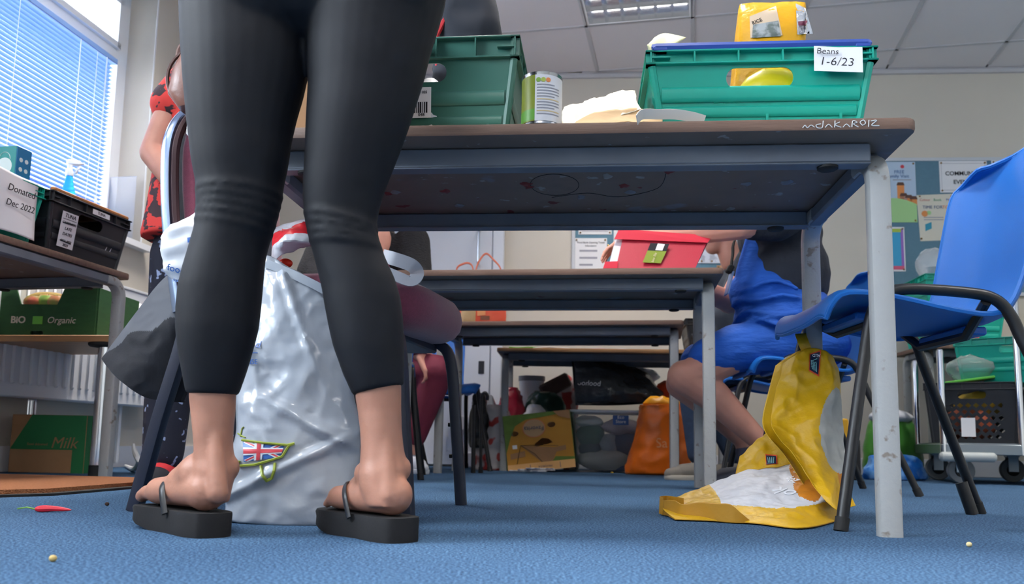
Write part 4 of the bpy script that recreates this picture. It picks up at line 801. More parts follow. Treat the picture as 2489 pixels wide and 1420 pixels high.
# --- person in burgundy tracksuit
Q = thing('person', 'person in burgundy tracksuit with white sleeve stripes and white trainers sitting by the door', 'person', (-.66, 4.22, 0))
trk = mat('burgundy_jersey', '#6b2036', .8, var=.08, vs=5, bump=.2, bsc=14, bd=.03)
ka = at(1062, 905, 4.02); kb = at(1010, 900, 4.15)
cloth('tracksuit_bottoms', Q, trk, [('e', (-.72, 4.22, .52), (.16, .17, .09)), ((-.70, 4.16, .52), .09, ka, .085), (ka, .082, at(1012, 1062, 4.03), .048), ((-.70, 4.30, .52), .09, kb, .085), (kb, .08, at(975, 1062, 4.17), .05)])
q1, q2 = at(1012, 825, 4.02), at(1018, 848, 4.0)
jk = cloth('tracksuit_top', Q, trk, [('e', (-.74, 4.22, .70), (.14, .16, .19)), ('e', (-.72, 4.22, .88), (.13, .18, .12)), ((-.70, 4.06, .92), .06, (-.62, 4.0, .70), .055), ((-.62, 4.0, .70), .056, q2, .045), ((-.70, 4.38, .92), .06, (-.60, 4.40, .70), .055), ((-.60, 4.40, .70), .055, (-.48, 4.28, .62), .045)])
for k_, u_ in enumerate((1001, 1010, 1019)): obj('white_stripe', B().tube([at(u_, 812, 3.955), at(u_+3, 828, 3.945), at(u_+2, 846, 3.95)], .006, 6), mat('white_stripe_cloth', '#e6e2e2', .8), jk, world=True)
b = B(); b.cap(q2, .034, at(1020, 868, 4.0), .030); hand(b, at(1020, 866, 3.98), (.35, -.1, -.6), (-.3, .2, -.6), 1, .5); remesh(obj('hand', b, MATS['skin_pink'], Q, world=True), .005, 4); b = B(); hand(b, (-.48, 4.28, .62), (.6, -.5, -.4), (0, 0, -1), -1, .4); remesh(obj('hand', b, MATS['skin_pink'], Q, world=True), .005, 4)
for a_ in ((at(1012, 1050, 4.03), .038, at(1005, 1090, 4.05), .040), (at(975, 1050, 4.17), .038, at(970, 1090, 4.18), .040)): b = B(); b.cap(*a_); remesh(obj('ankle', b, MATS['skin_pink'], Q, world=True), .0055, 4)
wt_ = mat('white_trainer', '#dfe2ea', .6, bump=.5, bsc=60, bd=.01)
p = at(1003, 1090, 4.06); slipper(Q, (p.x, p.y, 0), (p.x+.075, p.y-.16, 0), wt_, mat('white_sole', '#eceef2', .5)); p = at(970, 1090, 4.19); slipper(Q, (p.x, p.y, 0), (p.x+.07, p.y-.16, 0), wt_, MATS['white_sole'])
head(Q, (-.68, 4.2, 1.13), (.8, -.6, -.3), MATS['skin_pink'], .95)
from mathutils.bvhtree import BVHTree
def bvh(*bs_): 
    V_ = []; F_ = []
    for b in bs_: o = len(V_); V_ += b.v; F_ += [[i+o for i in f] for f in b.f]
    return BVHTree.FromPolygons(V_, F_)
def hit(t, u, v, off=.0015, Y=None):
    d = ray(u, v).normalized(); l, n, i, dist = t.ray_cast(CP, d)
    if l is None: return at(u, v, Y or 1.5)
    return l-d*off
def decal(t, quad, m, parent, off=.0015, n=8, name='print', Y=None):
    """printed patch that follows a surface: four pixel corners, laid on the mesh"""
    b = B(); g = []
    for j in range(n+1):
        for i in range(n+1):
            s, q = i/n, j/n; u = (quad[0][0]*(1-s)+quad[1][0]*s)*(1-q)+(quad[3][0]*(1-s)+quad[2][0]*s)*q; v = (quad[0][1]*(1-s)+quad[1][1]*s)*(1-q)+(quad[3][1]*(1-s)+quad[2][1]*s)*q
            g.append(hit(t, u, v, off, Y))
    b.add(g, [(j*(n+1)+i, j*(n+1)+i+1, (j+1)*(n+1)+i+1, (j+1)*(n+1)+i) for j in range(n) for i in range(n)]); return obj(name, b, m, parent, world=True, ang=80)
def dline(t, pts, wd, m, parent, off=.002, name='print_line', Y=None):
    P = []
    for (a, c) in zip(pts[:-1], pts[1:]):
        for k in range(4): P.append(hit(t, a[0]+(c[0]-a[0])*k/4, a[1]+(c[1]-a[1])*k/4, off, Y))
    P.append(hit(t, *pts[-1], off, Y)); return obj(name, B().tube(P, wd, 5), m, parent, world=True)
def dtext(t, u, v, s, size, m, parent, off=.003, rot=0, name='lettering', Y=None, shear=0, du=14, mirror=False):
    o = hit(t, u, v, off, Y); x = hit(t, u+du, v, off, Y)-hit(t, u-du, v, off, Y); y = hit(t, u, v-du, off, Y)-hit(t, u, v+du, off, Y)
    M = frame(o, x, y)@Matrix.Rotation(rot, 4, 'Z')
    if mirror: M = M@Matrix.Scale(-1, 4, (1, 0, 0))
    return text(s, size, m, parent, M, name=name, shear=shear)
# ------------------------------------------------------------------ on the front table
can = thing('food_can', 'tall food can with olive green and white label between the crates', 'can', onT(T1, 0, 0), 0); q = fz(1318, 300, .7205); can.location = (q.x, q.y+.04, .7205)
cm = mat('steel_can', '#9a9da2', .25, 1); cr_ = .037
obj('can_body', B().lathe([(.03, 0), (.036, 0), (cr_+.001, .002), (cr_, .005), (cr_, .096), (cr_+.001, .100), (.035, .1005), (.033, .097), (.01, .097)], 32), cm, can)
def arc(b, a0, a1, z0, z1, r, n=14): return b.rings([[Vector((r*math.cos(a), r*math.sin(a), z)), Vector(((r-.0004)*math.cos(a), (r-.0004)*math.sin(a), z))][::1] for a in [] for z in []]) if 0 else b.add([(r*math.cos(a0+(a1-a0)*i/n), r*math.sin(a0+(a1-a0)*i/n), z) for z in (z0, z1) for i in range(n+1)], [(i, i+1, n+2+i, n+1+i) for i in range(n)])
olive = mat('olive_label', '#7d8a2c', .4); wl = mat('white_label', '#d6d6da', .5)
obj('white_label', arc(B(), -1.95, .6, .007, .094, cr_+.0005), wl, can); obj('green_label', arc(B(), -4.4, -1.95, .007, .094, cr_+.0006, 20), olive, can); obj('lime_label_band', arc(B(), -3.2, -1.95, .009, .03, cr_+.0009), mat('lime_label', '#5f9c3a', .4), can)
for k, c in enumerate(('#7aa33c', '#a6b44a', '#d9824a')): a = -1.78+.24*k; obj('nutrition_dot', B().lathe([(.001, 0), (.0045, 0), (.0045, .0006), (.001, .0007)], 12, ((cr_+.0005)*math.cos(a), (cr_+.0005)*math.sin(a), .084), (0, PI/2, a)), mat('dot_%d' % k, c, .5), can)
for k in range(11):
    z = .075-.0055*k; obj('small_print', arc(B(), -1.85, -1.85+(1.2 if k % 4 else .9), z-.0012, z+.0009, cr_+.0009), mat('grey_print', '#8d8d96', .6) if k not in (5, 9) else mat('tan_print', '#c8b48a', .6), can)
# crumpled paper bags and a strap
pap = mat('cream_paper', '#d9d2bf', .75, var=.05, vs=20); tanp = mat('tan_paper', '#b89a72', .8, var=.08, vs=20)
def crumple(name, label, cat, cp, m, amp=.006, k=5, seed=1, thick=.0008, fs_=30):
    """loose sheet through control pixels with depth: rows of (u, v, Y)"""
    g = [[at(*c) for c in r] for r in cp]; o0 = sum((p for r in g for p in r), Vector())/sum(len(r) for r in g); o0.z = min(p.z for r in g for p in r)
    t = thing(name, label, cat, o0); b = B(); patch(b, g, k, k, disp=lambda p, s, t_: Vector((fbm(p, fs_, seed), fbm(p, fs_, seed+3), ridge(p, fs_, seed+5)))*amp*(4*s*(1-s)+.3))
    o = obj('sheet', b, m, t, world=True, ang=25); solid(o, thick); return t, o, b
crumple('paper_bag', 'crumpled brown and cream paper bag lying on the front table', 'paper bag', [[(1372, 262, 1.62), (1420, 250, 1.62), (1470, 240, 1.62), (1500, 226, 1.62), (1545, 222, 1.60)], [(1366, 280, 1.58), (1410, 262, 1.57), (1455, 256, 1.57), (1500, 240, 1.57), (1546, 235, 1.56)], [(1366, 300, 1.54), (1410, 290, 1.53), (1455, 276, 1.53), (1500, 262, 1.53), (1550, 250, 1.52)], [(1375, 304, 1.50), (1420, 302, 1.49), (1470, 297, 1.49), (1520, 280, 1.49), (1560, 268, 1.49)]], pap, .007, 6, 2)
crumple('paper_sheet', 'torn tan paper lying against the bright green crate', 'paper', [[(1400, 296, 1.505), (1450, 275, 1.50), (1520, 268, 1.50), (1590, 268, 1.50), (1612, 272, 1.50)], [(1395, 302, 1.485), (1450, 294, 1.48), (1520, 288, 1.48), (1580, 290, 1.478), (1610, 290, 1.475)], [(1392, 304, 1.465), (1450, 303, 1.462), (1520, 301, 1.458), (1585, 299, 1.455), (1610, 297, 1.455)]], tanp, .004, 6, 4)
st = thing('paper_strap', 'pale paper carrier handle lying over the table edge', 'paper strap', onT(T1, .28, -.2)); b = B(); sp_ = catmull([at(1548, 292, 1.425), at(1562, 278, 1.44), at(1600, 278, 1.45), at(1640, 278, 1.45), at(1680, 284, 1.45), at(1712, 293, 1.45)], 5); b.tube(sp_, 1, prof=[(.009, .0006), (-.009, .0006), (-.009, -.0006), (.009, -.0006)], up=(0, -.25, 1)); obj('strip', b, mat('pale_strap', '#cfcdc6', .6), st, world=True)
# contents of the bright green crate
yel = mat('yellow_pack_film', '#e0a312', .28, var=.08, vs=18, bump=.3, bsc=22, bd=.02); silv = mat('silver_pack_film', '#c9ccd0', .2, .4, bump=.4, bsc=30, bd=.02)
pk = thing('rice_packet', 'yellow and white food packet sticking up out of the bright green crate', 'packet', wm(cR)@Vector((.02, .0, .006)), yr)
b = B(); R = []
for z, rx, ry in ((.0, .05, .03), (.02, .066, .036), (.12, .069, .040), (.22, .068, .038), (.275, .066, .026), (.292, .064, .010), (.302, .063, .004)):
    R.append([p+Vector((ridge(p, 26, 3)*.006, ridge(p, 26, 8)*.004, fbm(p, 20, 2)*.004 if z > .05 else 0)) for p in sup(.0+.02*(z/.23), -.06, z, rx, ry, 40, 3.2)])
obj('film', b.rings(R), yel, pk, ang=60); tv = BVHTree.FromPolygons([wm(pk)@v for v in b.v], b.f)
decal(tv, ((1822, 40), (1886, 14), (1902, 86), (1824, 92)), mat('cream_panel', '#d8c0a4', .4), pk, .002, 8, 'label_panel'); decal(tv, ((1830, 60), (1892, 50), (1898, 88), (1828, 92)), mat('grey_green_photo', '#5f6a66', .5, col2='#a9aeb0', vs=60, thr=(.4, .6)), pk, .003, 8, 'food_photo')
decal(tv, ((1934, 8), (1958, 20), (1976, 82), (1938, 84)), silv, pk, .002, 8, 'label_panel'); decal(tv, ((1940, 52), (1962, 50), (1964, 60), (1941, 62)), mat('maroon_print', '#7b3f57', .5), pk, .003, 3); decal(tv, ((1942, 64), (1964, 62), (1968, 82), (1944, 82)), mat('grey_text', '#7d7f86', .6, col2='#b9bbc0', vs=150, thr=(.45, .55)), pk, .003, 3)
text('RICE', .010, ink, pk, frame(hit(tv, 1840, 52, .004), hit(tv, 1850, 48, .004)-hit(tv, 1830, 56, .004), (0, 0, 1)))
def lump(name, label, cat, c, rad, m, amp=.008, fs_=25, seed=1, seg=24, rz=0):
    b = B(); b.ell((0, 0, 0), rad, seg, (0, 0, rz), rg=14); b.v = [v+v.normalized()*ridge(v, fs_, seed)*amp for v in b.v]; o = obj(name, b, m, None, ang=50, loc=c); return tag(o, label, cat)
def inR(x, y, z): return wm(cR)@Vector((x, y, z))
for (x, y, z, rad, m, l, sd) in ((-.115, -.09, .075, (.055, .05, .06), mat('green_stripe_pack', '#6d8a6a', .35, col2='#d4d9cf', vs=9, thr=(.45, .55), stretch=(9, 1, 1)), 'green striped food packet seen through the crate handle slot', 1), (.035, -.125, .08, (.07, .026, .06), mat('lime_yellow_pack', '#c9bd1c', .3), 'lime yellow packet seen through the handle slot of the crate', 2), (-.13, .06, .10, (.05, .05, .07), mat('pale_green_pack', '#c3cf9a', .4), 'pale green packet at the left rim of the bright green crate', 3), (.12, .02, .08, (.05, .06, .07), silv, 'silver food packet at the right inside the bright green crate', 4)):
    lump('food_packet', l, 'packet', inR(x, y, z), rad, m, .006, 30, sd)
o = crumple('plastic_film', 'pale plastic film over the left end of the bright green crate', 'film', [[(1588, 95, 1.66), (1610, 84, 1.66), (1640, 86, 1.64), (1668, 92, 1.63)], [(1578, 105, 1.60), (1590, 104, 1.60), (1600, 120, 1.60), (1612, 130, 1.60)], [(1572, 110, 1.55), (1580, 130, 1.55), (1585, 150, 1.55), (1594, 155, 1.55)]], mat('cream_film', '#d9dbb4', .35), .003, 4, 7)
# dark cloth tote standing in the dull green crate, cardboard box and carrier left of it
tt = thing('cloth_bag', 'dark navy cloth bag standing up out of the dull green crate', 'bag', wm(cL)@Vector((.09, .0, .006))); cx, cy = tt.location.x, tt.location.y
b = B(); sack(b, [(.727, cx, cy, .075, .05), (.80, cx, cy, .085, .06), (.93, cx-.01, cy, .075, .055), (1.02, cx-.012, cy, .072, .045), (1.12, cx-.02, cy, .062, .035), (1.22, cx-.03, cy, .05, .02)], amp=.012, fs_=14, seed=6); obj('cloth', b, mat('navy_cloth', '#22262f', .9), tt, world=True, ang=60); obj('red_strap', B().tube([Vector((cx-.075, cy-.03, .95)), Vector((cx-.085, cy-.035, 1.02)), Vector((cx-.06, cy-.03, 1.08))], .006, 6), redk, tt, world=True)
cb = thing('cardboard_box', 'open brown cardboard box at the left end of the front table', 'box', onT(T1, -.44, -.13), y1)
for (sz, lc, rt_) in (((.20, .004, .15), (0, -.10, .075), None), ((.20, .004, .15), (0, .10, .075), None), ((.004, .20, .15), (-.10, 0, .075), None), ((.004, .20, .15), (.10, 0, .075), None), ((.20, .20, .004), (0, 0, .002), None)): obj('panel', B().box(sz, lc, rt_), kraft, cb)
obj('flap', B().box((.004, .19, .09), (.118, 0, .19), (0, .4, 0)), kraft, cb)
wbg = thing('carrier_bag', 'white carrier bag with blue print beside the open cardboard box', 'bag', onT(T1, -.27, -.08)); cx, cy = wbg.location.x, wbg.location.y; b = B(); sack(b, [(.7205, cx, cy, .03, .05), (.76, cx, cy, .04, .06), (.83, cx, cy, .04, .055), (.87, cx-.01, cy, .03, .04), (.90, cx-.01, cy, .01, .02)], amp=.008, fs_=22, seed=3); obj('film', b, mat('white_film', '#d3d6dc', .4), wbg, world=True, ang=60); obj('blue_print', B().ell((cx+.0, cy-.058, .80), (.022, .003, .02), 10, rg=6), mat('blue_print', '#2b62b8', .5), wbg, world=True)
# ------------------------------------------------------------------ bags by the chair
plastic = mat('white_carrier_plastic', '#9fa7b2', .24, var=.05, vs=6, bump=.16, bsc=13, bd=.02, sub=.0, coat=.3)
wbag = thing('carrier_bag', 'large white plastic carrier bag with wheelbarrow flag print standing on the carpet', 'bag', (-.40, 1.55, 0))
spec = []
for v, uL, uR, Y, ry in ((1272, 566, 860, 1.545, .045), (1262, 554, 878, 1.545, .055), (1200, 560, 874, 1.55, .065), (1120, 566, 872, 1.555, .068), (1040, 580, 870, 1.56, .066), (960, 590, 860, 1.565, .06), (880, 602, 846, 1.57, .052), (800, 614, 828, 1.575, .043), (720, 628, 800, 1.58, .034), (680, 634, 760, 1.585, .024), (648, 640, 700, 1.59, .014), (624, 643, 660, 1.595, .006)):
    a, c = at(uL, v, Y), at(uR, v, Y); spec.append((max(0, (a.z+c.z)/2) if v < 1270 else 0, (a.x+c.x)/2, Y, (c.x-a.x)/2, ry))
b = B(); sack(b, spec, n=120, sub=12, amp=.014, fs_=8, seed=5, e=2.2)
for i, p in enumerate(b.v): b.v[i] = p+Vector((0, -.014*max(0, 1-abs((p.z-.215+.5*(p.x+.43))/.016))*min(1, max(0, (p.x+.46)*12))-.012*max(0, 1-abs((p.z-.04-.5*(p.x+.51))/.016))-.010*max(0, 1-abs((p.x+.45+.25*(p.z-.2))/.014))*min(1, max(0, (p.z-.2)*8))-.008*max(0, 1-abs((p.x+.36+.45*(p.z-.3))/.012))*min(1, max(0, (p.z-.2)*8))-.004*ridge(p, 24, 7), 0))
wo = obj('bag_film', b, plastic, wbag, world=True, ang=70); tv = bvh(b)
lg_ = mat('olive_print', '#8f9c3a', .4); bl_ = mat('flag_blue', '#3565b0', .4); rd_ = mat('flag_red', '#c8404c', .4); wh_ = mat('flag_white', '#dfe4ee', .4)
fq = ((590, 1071), (692, 1079), (681, 1112), (592, 1123))
decal(tv, fq, bl_, wo, .0018, 10, 'flag_field')
def fpt(s, q): return ((fq[0][0]*(1-s)+fq[1][0]*s)*(1-q)+(fq[3][0]*(1-s)+fq[2][0]*s)*q, (fq[0][1]*(1-s)+fq[1][1]*s)*(1-q)+(fq[3][1]*(1-s)+fq[2][1]*s)*q)
def fr_(s0, q0, s1, q1, w_, m, off): 
    dx, dy = s1-s0, q1-q0; L_ = math.hypot(dx, dy); nx, ny = -dy/L_*w_, dx/L_*w_; decal(tv, (fpt(max(0, s0-nx), q0-ny), fpt(s1-nx, q1-ny), fpt(s1+nx, q1+ny), fpt(s0+nx, q0+ny)), m, wo, off, 8, 'flag_stripe')
fr_(.06, .03, .94, .97, .075, wh_, .0024); fr_(.06, .97, .94, .03, .075, wh_, .0024); fr_(.06, .05, .94, .95, .03, rd_, .003); fr_(.06, .95, .94, .05, .03, rd_, .003)
decal(tv, (fpt(.28, 0), fpt(.50, 0), fpt(.50, 1), fpt(.28, 1)), wh_, wo, .0034, 8, 'flag_stripe'); decal(tv, (fpt(0, .32), fpt(1, .32), fpt(1, .70), fpt(0, .70)), wh_, wo, .0035, 8, 'flag_stripe'); decal(tv, (fpt(.34, 0), fpt(.44, 0), fpt(.44, 1), fpt(.34, 1)), rd_, wo, .0040, 8, 'flag_stripe'); decal(tv, (fpt(0, .40), fpt(1, .40), fpt(1, .62), fpt(0, .62)), rd_, wo, .0041, 8, 'flag_stripe')
dline(tv, ((588, 1070), (640, 1077), (698, 1082), (716, 1078)), .0022, lg_, wo, .0035); dline(tv, ((578, 1133), (620, 1130), (665, 1117), (686, 1110), (702, 1084), (716, 1078)), .0024, lg_, wo, .0035); dline(tv, ((634, 1132), (637, 1155), (648, 1170), (660, 1163), (666, 1145), (668, 1126)), .0028, lg_, wo, .0035); dline(tv, ((584, 1062), (588, 1042), (592, 1038)), .0012, lg_, wo, .003); dline(tv, ((578, 1054), (588, 1060), (596, 1064)), .0012, lg_, wo, .003); dline(tv, ((582, 1120), (577, 1133)), .002, lg_, wo, .003)
dtext(tv, 612, 838, 'land', .022, bl_, wo, du=8); dtext(tv, 612, 880, 'RISE', .013, bl_, wo, du=8); dline(tv, ((600, 858), (626, 858)), .0008, bl_, wo)
hb_ = B(); hb_.tube(catmull([at(646, 640, 1.565), at(700, 662, 1.555), at(775, 698, 1.55), at(850, 742, 1.555)], 6), 1, prof=[(.008, .001), (-.008, .001), (-.008, -.001), (.008, -.001)], up=(0, 0, 1)); obj('folded_hem', hb_, plastic, wo, world=True)
# red and white plastic bag on the seat, pale handle over its edge
sgl = mat('white_gloss_film', '#cfd3dc', .25, bump=.3, bsc=25, bd=.02); rgl = mat('red_gloss_film', '#c3272f', .22)
t, o, b = crumple('carrier_bag', 'red and white glossy plastic bag crumpled on the burgundy chair seat', 'bag', [[(648, 555, 1.80), (676, 552, 1.80), (705, 545, 1.80), (745, 536, 1.80), (775, 545, 1.82)], [(650, 585, 1.74), (672, 575, 1.73), (700, 565, 1.72), (735, 560, 1.72), (775, 570, 1.74)], [(655, 618, 1.72), (668, 600, 1.70), (690, 590, 1.68), (735, 590, 1.68), (772, 590, 1.70)], [(660, 645, 1.72), (672, 632, 1.70), (700, 615, 1.70), (735, 605, 1.72), (765, 600, 1.74)]], sgl, .006, 8, 3, fs_=22)
o.data.materials.append(rgl); tb_ = [p for p in o.data.polygons]
n_ = 32
for k, p_ in enumerate(tb_):
    s_, q_ = (k % n_)/n_, (k//n_)/24
    if .30 < q_+.25*s_ < .62 and s_ > .1 or s_ > .85: p_.material_index = 1
lump('bottle_cap', 'bright red lid lying on the burgundy chair seat', 'lid', at(694, 640, 1.74), (.014, .012, .009), mat('red_lid', '#e2361f', .4), .002, 20, 2, 14)
hs_ = thing('carrier_bag', 'pale plastic carrier handle looped over the front of the burgundy seat', 'bag', at(985, 660, 1.63)); b = B(); b.tube(catmull([at(930, 622, 1.60), at(960, 630, 1.585), at(1000, 645, 1.58), at(1014, 665, 1.585), at(1000, 684, 1.575), at(965, 672, 1.58), at(925, 655, 1.60)], 6), 1, prof=[(.013, .0008), (-.013, .0008), (-.013, -.0008), (.013, -.0008)], up=(.2, -.1, 1)); obj('band', b, clearmat('grey_film', '#b9bcc8', .45, .3), hs_, world=True)
# black tote and white carrier hanging behind the chair, brown handbag on its back
toteM = mat('black_canvas', '#1f2229', .85, var=.2, vs=30, bump=.2, bsc=200, bd=.003); grey = mat('faded_grey_canvas', '#50545c', .8, var=.1, vs=12)
tg = thing('tote_bag', 'large black and grey cloth bag hanging behind the burgundy chair', 'bag', at(350, 960, 1.80)); b = B()
fr0 = [[(430, 650), (435, 690), (445, 740), (450, 800), (455, 850)], [(385, 690), (400, 730), (420, 790), (440, 860), (450, 910)], [(330, 760), (345, 790), (375, 850), (420, 905), (450, 945)], [(285, 820), (300, 845), (330, 900), (385, 945), (440, 972)], [(246, 872), (262, 892), (300, 930), (360, 968), (440, 978)]]
gf = [[at(u, v, 1.70+.02*abs(i-2)) for i, (u, v) in enumerate(r)] for r in fr0]; gb_ = [[at(u, v, 1.80)+Vector((0, .02, 0)) for i, (u, v) in enumerate(r)] for r in fr0]
patch(b, gf, 16, 16, fm=lambda s, t_: 1 if s < .62*(1-t_)+.03*math.sin(t_*18) else 0, disp=lambda p, s, t_: (0, -ridge(p, 12, 2)*.012*(4*s*(1-s)), 0)); patch(b, [r[::-1] for r in gb_], 6, 6)
edge = [r[0] for r in gf]+gf[-1][1:]+[r[-1] for r in gf[::-1]][1:]+gf[0][::-1][1:-1]; edgeb = [r[0] for r in gb_]+gb_[-1][1:]+[r[-1] for r in gb_[::-1]][1:]+gb_[0][::-1][1:-1]
b.rings([edge, edgeb], cap=False); obj('bag_body', b, [toteM, grey], tg, world=True, ang=50)
obj('shoulder_strap', B().tube(catmull([at(428, 655, 1.72), at(432, 560, 1.74), at(440, 420, 1.76), at(446, 330, 1.78)], 6), 1, prof=[(.012, .0015), (-.012, .0015), (-.012, -.0015), (.012, -.0015)], up=(1, 0, 0)), toteM, tg, world=True)
cc = thing('carrier_bag', 'small white carrier bag with blue lettering hanging at the side of the burgundy chair', 'bag', at(440, 690, 1.66)); q = at(452, 620, 1.655); b = B(); sack(b, [(.455, q.x+.0, 1.655, .012, .012), (.48, q.x-.005, 1.655, .03, .025), (.53, q.x, 1.655, .042, .034), (.565, q.x+.004, 1.655, .034, .03), (.585, q.x+.02, 1.66, .014, .014), (.60, q.x+.025, 1.66, .006, .006)], n=40, sub=6, amp=.012, fs_=26, seed=8); obj('film', b, mat('white_bag_film', '#dde1e8', .35), cc, world=True, ang=60); tv = bvh(b)
dtext(tv, 428, 655, 'food', .020, bl_, cc, rot=-.25, du=6, Y=1.63); dtext(tv, 436, 682, 'store', .013, bl_, cc, rot=-.2, du=6, Y=1.63); decal(tv, ((455, 578), (466, 576), (466, 588), (456, 590)), bl_, cc, .002, 3, Y=1.63)
obj('handle', B().tube(catmull([Vector((q.x+.025, 1.66, .595)), Vector((q.x+.02, 1.665, .72)), Vector((q.x+.01, 1.67, .83))], 5), .004, 6), MATS['white_bag_film'], cc, world=True)
ba = crumple('carrier_bag', 'torn white plastic carrier hung over the burgundy chair back', 'bag', [[(450, 245, 1.69), (470, 250, 1.69), (500, 255, 1.69)], [(455, 290, 1.685), (475, 300, 1.685), (505, 300, 1.685)], [(453, 325, 1.68), (480, 350, 1.68), (510, 350, 1.68)]], mat('white_torn_film', '#dfe3ea', .4), .004, 6, 5)
hbg = thing('handbag', 'brown leather handbag hanging on top of the burgundy chair back', 'handbag', at(450, 250, 1.70)); b = B(); lea = mat('brown_leather', '#6a4338', .4, var=.15, vs=20, bump=.2, bsc=120, bd=.003)
hq = at(475, 215, 1.70); R = []
for z, rx, ry in ((-.055, .02, .02), (-.05, .05, .035), (-.02, .075, .045), (.03, .07, .04), (.08, .05, .03), (.095, .03, .012)): R.append(sup(hq.x+.02, hq.y, hq.z+z, rx*.95, ry, 32, 3))
obj('leather_body', b.rings(R), lea, hbg, world=True); obj('piping', B().tube([Vector((hq.x+.02, hq.y, hq.z))+Vector((rx_*math.cos(a), -.047*0-.02, .07*math.sin(a)+.015)) for rx_ in (.072,) for a in [2*PI*i/30 for i in range(30)]], .004, 6, closed=True), mat('dark_leather', '#4a2d27', .4), hbg, world=True); obj('strap', B().tube(catmull([hq+Vector((-.04, 0, .05)), hq+Vector((-.045, .02, .10)), hq+Vector((.0, .03, .16)), hq+Vector((.06, .02, .10))], 6), .006, 8), MATS['dark_leather'], hbg, world=True)
# ------------------------------------------------------------------ yellow shopping bag hanging from the blue chair
ym = mat('yellow_woven_bag', '#c79c10', .42, var=.12, vs=9, bump=.25, bsc=34, bd=.012); ydk = mat('ochre_bag_hem', '#a87a1c', .5, var=.1, vs=9, bump=.2, bsc=30, bd=.01); ywh = mat('white_bag_panel', '#c9ccd4', .45, var=.04, bump=.2, bsc=40, bd=.01); yor = mat('orange_bag_print', '#bd7620', .45, var=.25, vs=14, bump=.2, bsc=40, bd=.01); ygr = mat('pale_grey_bag_panel', '#9ea09c', .5, var=.1, vs=30)
yb = thing('shopping_bag', 'big yellow shopping bag hanging from the foreground blue chair and spread on the carpet', 'bag', fz(1950, 1270))
rowsA = [[(1903, 884), (1932, 864), (1972, 845), (2014, 862), (2034, 896)], [(1884, 955), (1922, 945), (1970, 940), (2016, 938), (2041, 950)], [(1871, 1015), (1908, 1020), (1958, 1024), (2008, 1020), (2047, 1035)], [(1880, 1052), (1922, 1085), (1972, 1108), (2016, 1118), (2050, 1118)], [(1925, 1105), (1960, 1145), (2000, 1180), (2036, 1184), (2058, 1178)], [(1965, 1165), (1992, 1205), (2024, 1238), (2054, 1238), (2073, 1228)]]
YA = [1.945, 1.915, 1.88, 1.84, 1.80, 1.765]; b = B(); gA = [[at(u, v, YA[j]-.03*(1-abs(i-2)/2)) for i, (u, v) in enumerate(r)] for j, r in enumerate(rowsA)]
def fmA(s, t_):
    if ((s-.88)/.25)**2+((t_-.45)/.25)**2 < 1: return 1
    if s > .80 and t_ > .66 and t_ < .9: return 2
    return 0
fold = lambda p, s, t_: Vector((0, -.020*ridge(p, 13, 2)-.012*math.sin(s*9+t_*4)*math.sin(PI*s), fbm(p, 20, 4)*.003))
patch(b, gA, 22, 20, fm=fmA, disp=fold); gAb = [[p+Vector((0, .055, .0)) for p in r[::-1]] for r in gA]; patch(b, gAb, 6, 12)
A_ = obj('hanging_body', b, [ym, ygr, yor], yb, world=True, ang=60); solid(A_, .0012); tvA = bvh(b)
navy = mat('emblem_navy', '#16243f', .4); orr = mat('emblem_orange', '#d8502a', .4); cy_ = mat('emblem_cyan', '#7fb7bd', .4)
decal(tvA, ((1968, 860), (1996, 851), (1991, 916), (1966, 902)), orr, A_, .003, 8, 'emblem_border', 1.95); em = decal(tvA, ((1970, 862), (1993, 855), (1989, 911), (1968, 899)), navy, A_, .004, 8, 'emblem_field', 1.95)
for k in range(4): dline(tvA, ((1972+k*4, 876+k*2), (1975+k*3.2, 898+k*2)), .0010, cy_, em, .0055, 'emblem_stripe', 1.95)
for k in range(3): dline(tvA, ((1972, 878+7*k), (1986-2*k, 872+8*k)), .0009, cy_, em, .0055, 'emblem_stripe', 1.95)
dtext(tvA, 1983, 864, 'ALDI', .0095, wh_, em, .006, PI, Y=1.95, du=6)
rowsB = [[(1626, 1216), (1720, 1181), (1820, 1141), (1900, 1131), (1945, 1116), (1988, 1092)], [(1618, 1226), (1738, 1203), (1832, 1178), (1912, 1168), (1962, 1160), (2000, 1150)], [(1612, 1238), (1748, 1222), (1822, 1232), (1892, 1228), (1972, 1222), (2016, 1216)], [(1640, 1262), (1750, 1266), (1840, 1272), (1950, 1283), (2036, 1264), (2064, 1244)]]
YBb = [(1.89, 1.93, 1.95, 1.94, 1.92, 1.89), (1.86, 1.87, 1.86, 1.85, 1.84, 1.83), (1.83, 1.80, 1.74, 1.74, 1.75, 1.76)]; b = B()
gB = [[at(u, v, YBb[j][i]) if j < 3 else fz(u, v, .004) for i, (u, v) in enumerate(r)] for j, r in enumerate(rowsB)]
def fmB(s, t_):
    if ((s-.80-.10*(t_-.3))/.155)**2+((t_-.30)/.34)**2 < 1: return 2
    if .21 < s < .94 and t_ < .70+.03*math.sin(s*12): return 1
    return 0
patch(b, gB, 26, 30, fm=fmB, disp=lambda p, s, t_: Vector((0, 0, .004*fbm(p, 24, 3)*(1 if p.z > .015 else 0))))
Bo = obj('floor_panel', b, [ym, ywh, yor], yb, world=True, ang=60); solid(Bo, .0012); tvB = bvh(b)
dtext(tvB, 1908, 1196, 'ok', .050, wh_, Bo, .004, 2.6, du=8, shear=.2); dtext(tvB, 1925, 1166, '20p', .026, wh_, Bo, .004, 2.7, du=6); dtext(tvB, 1938, 1148, 'ar', .022, wh_, Bo, .004, 2.7, du=5)
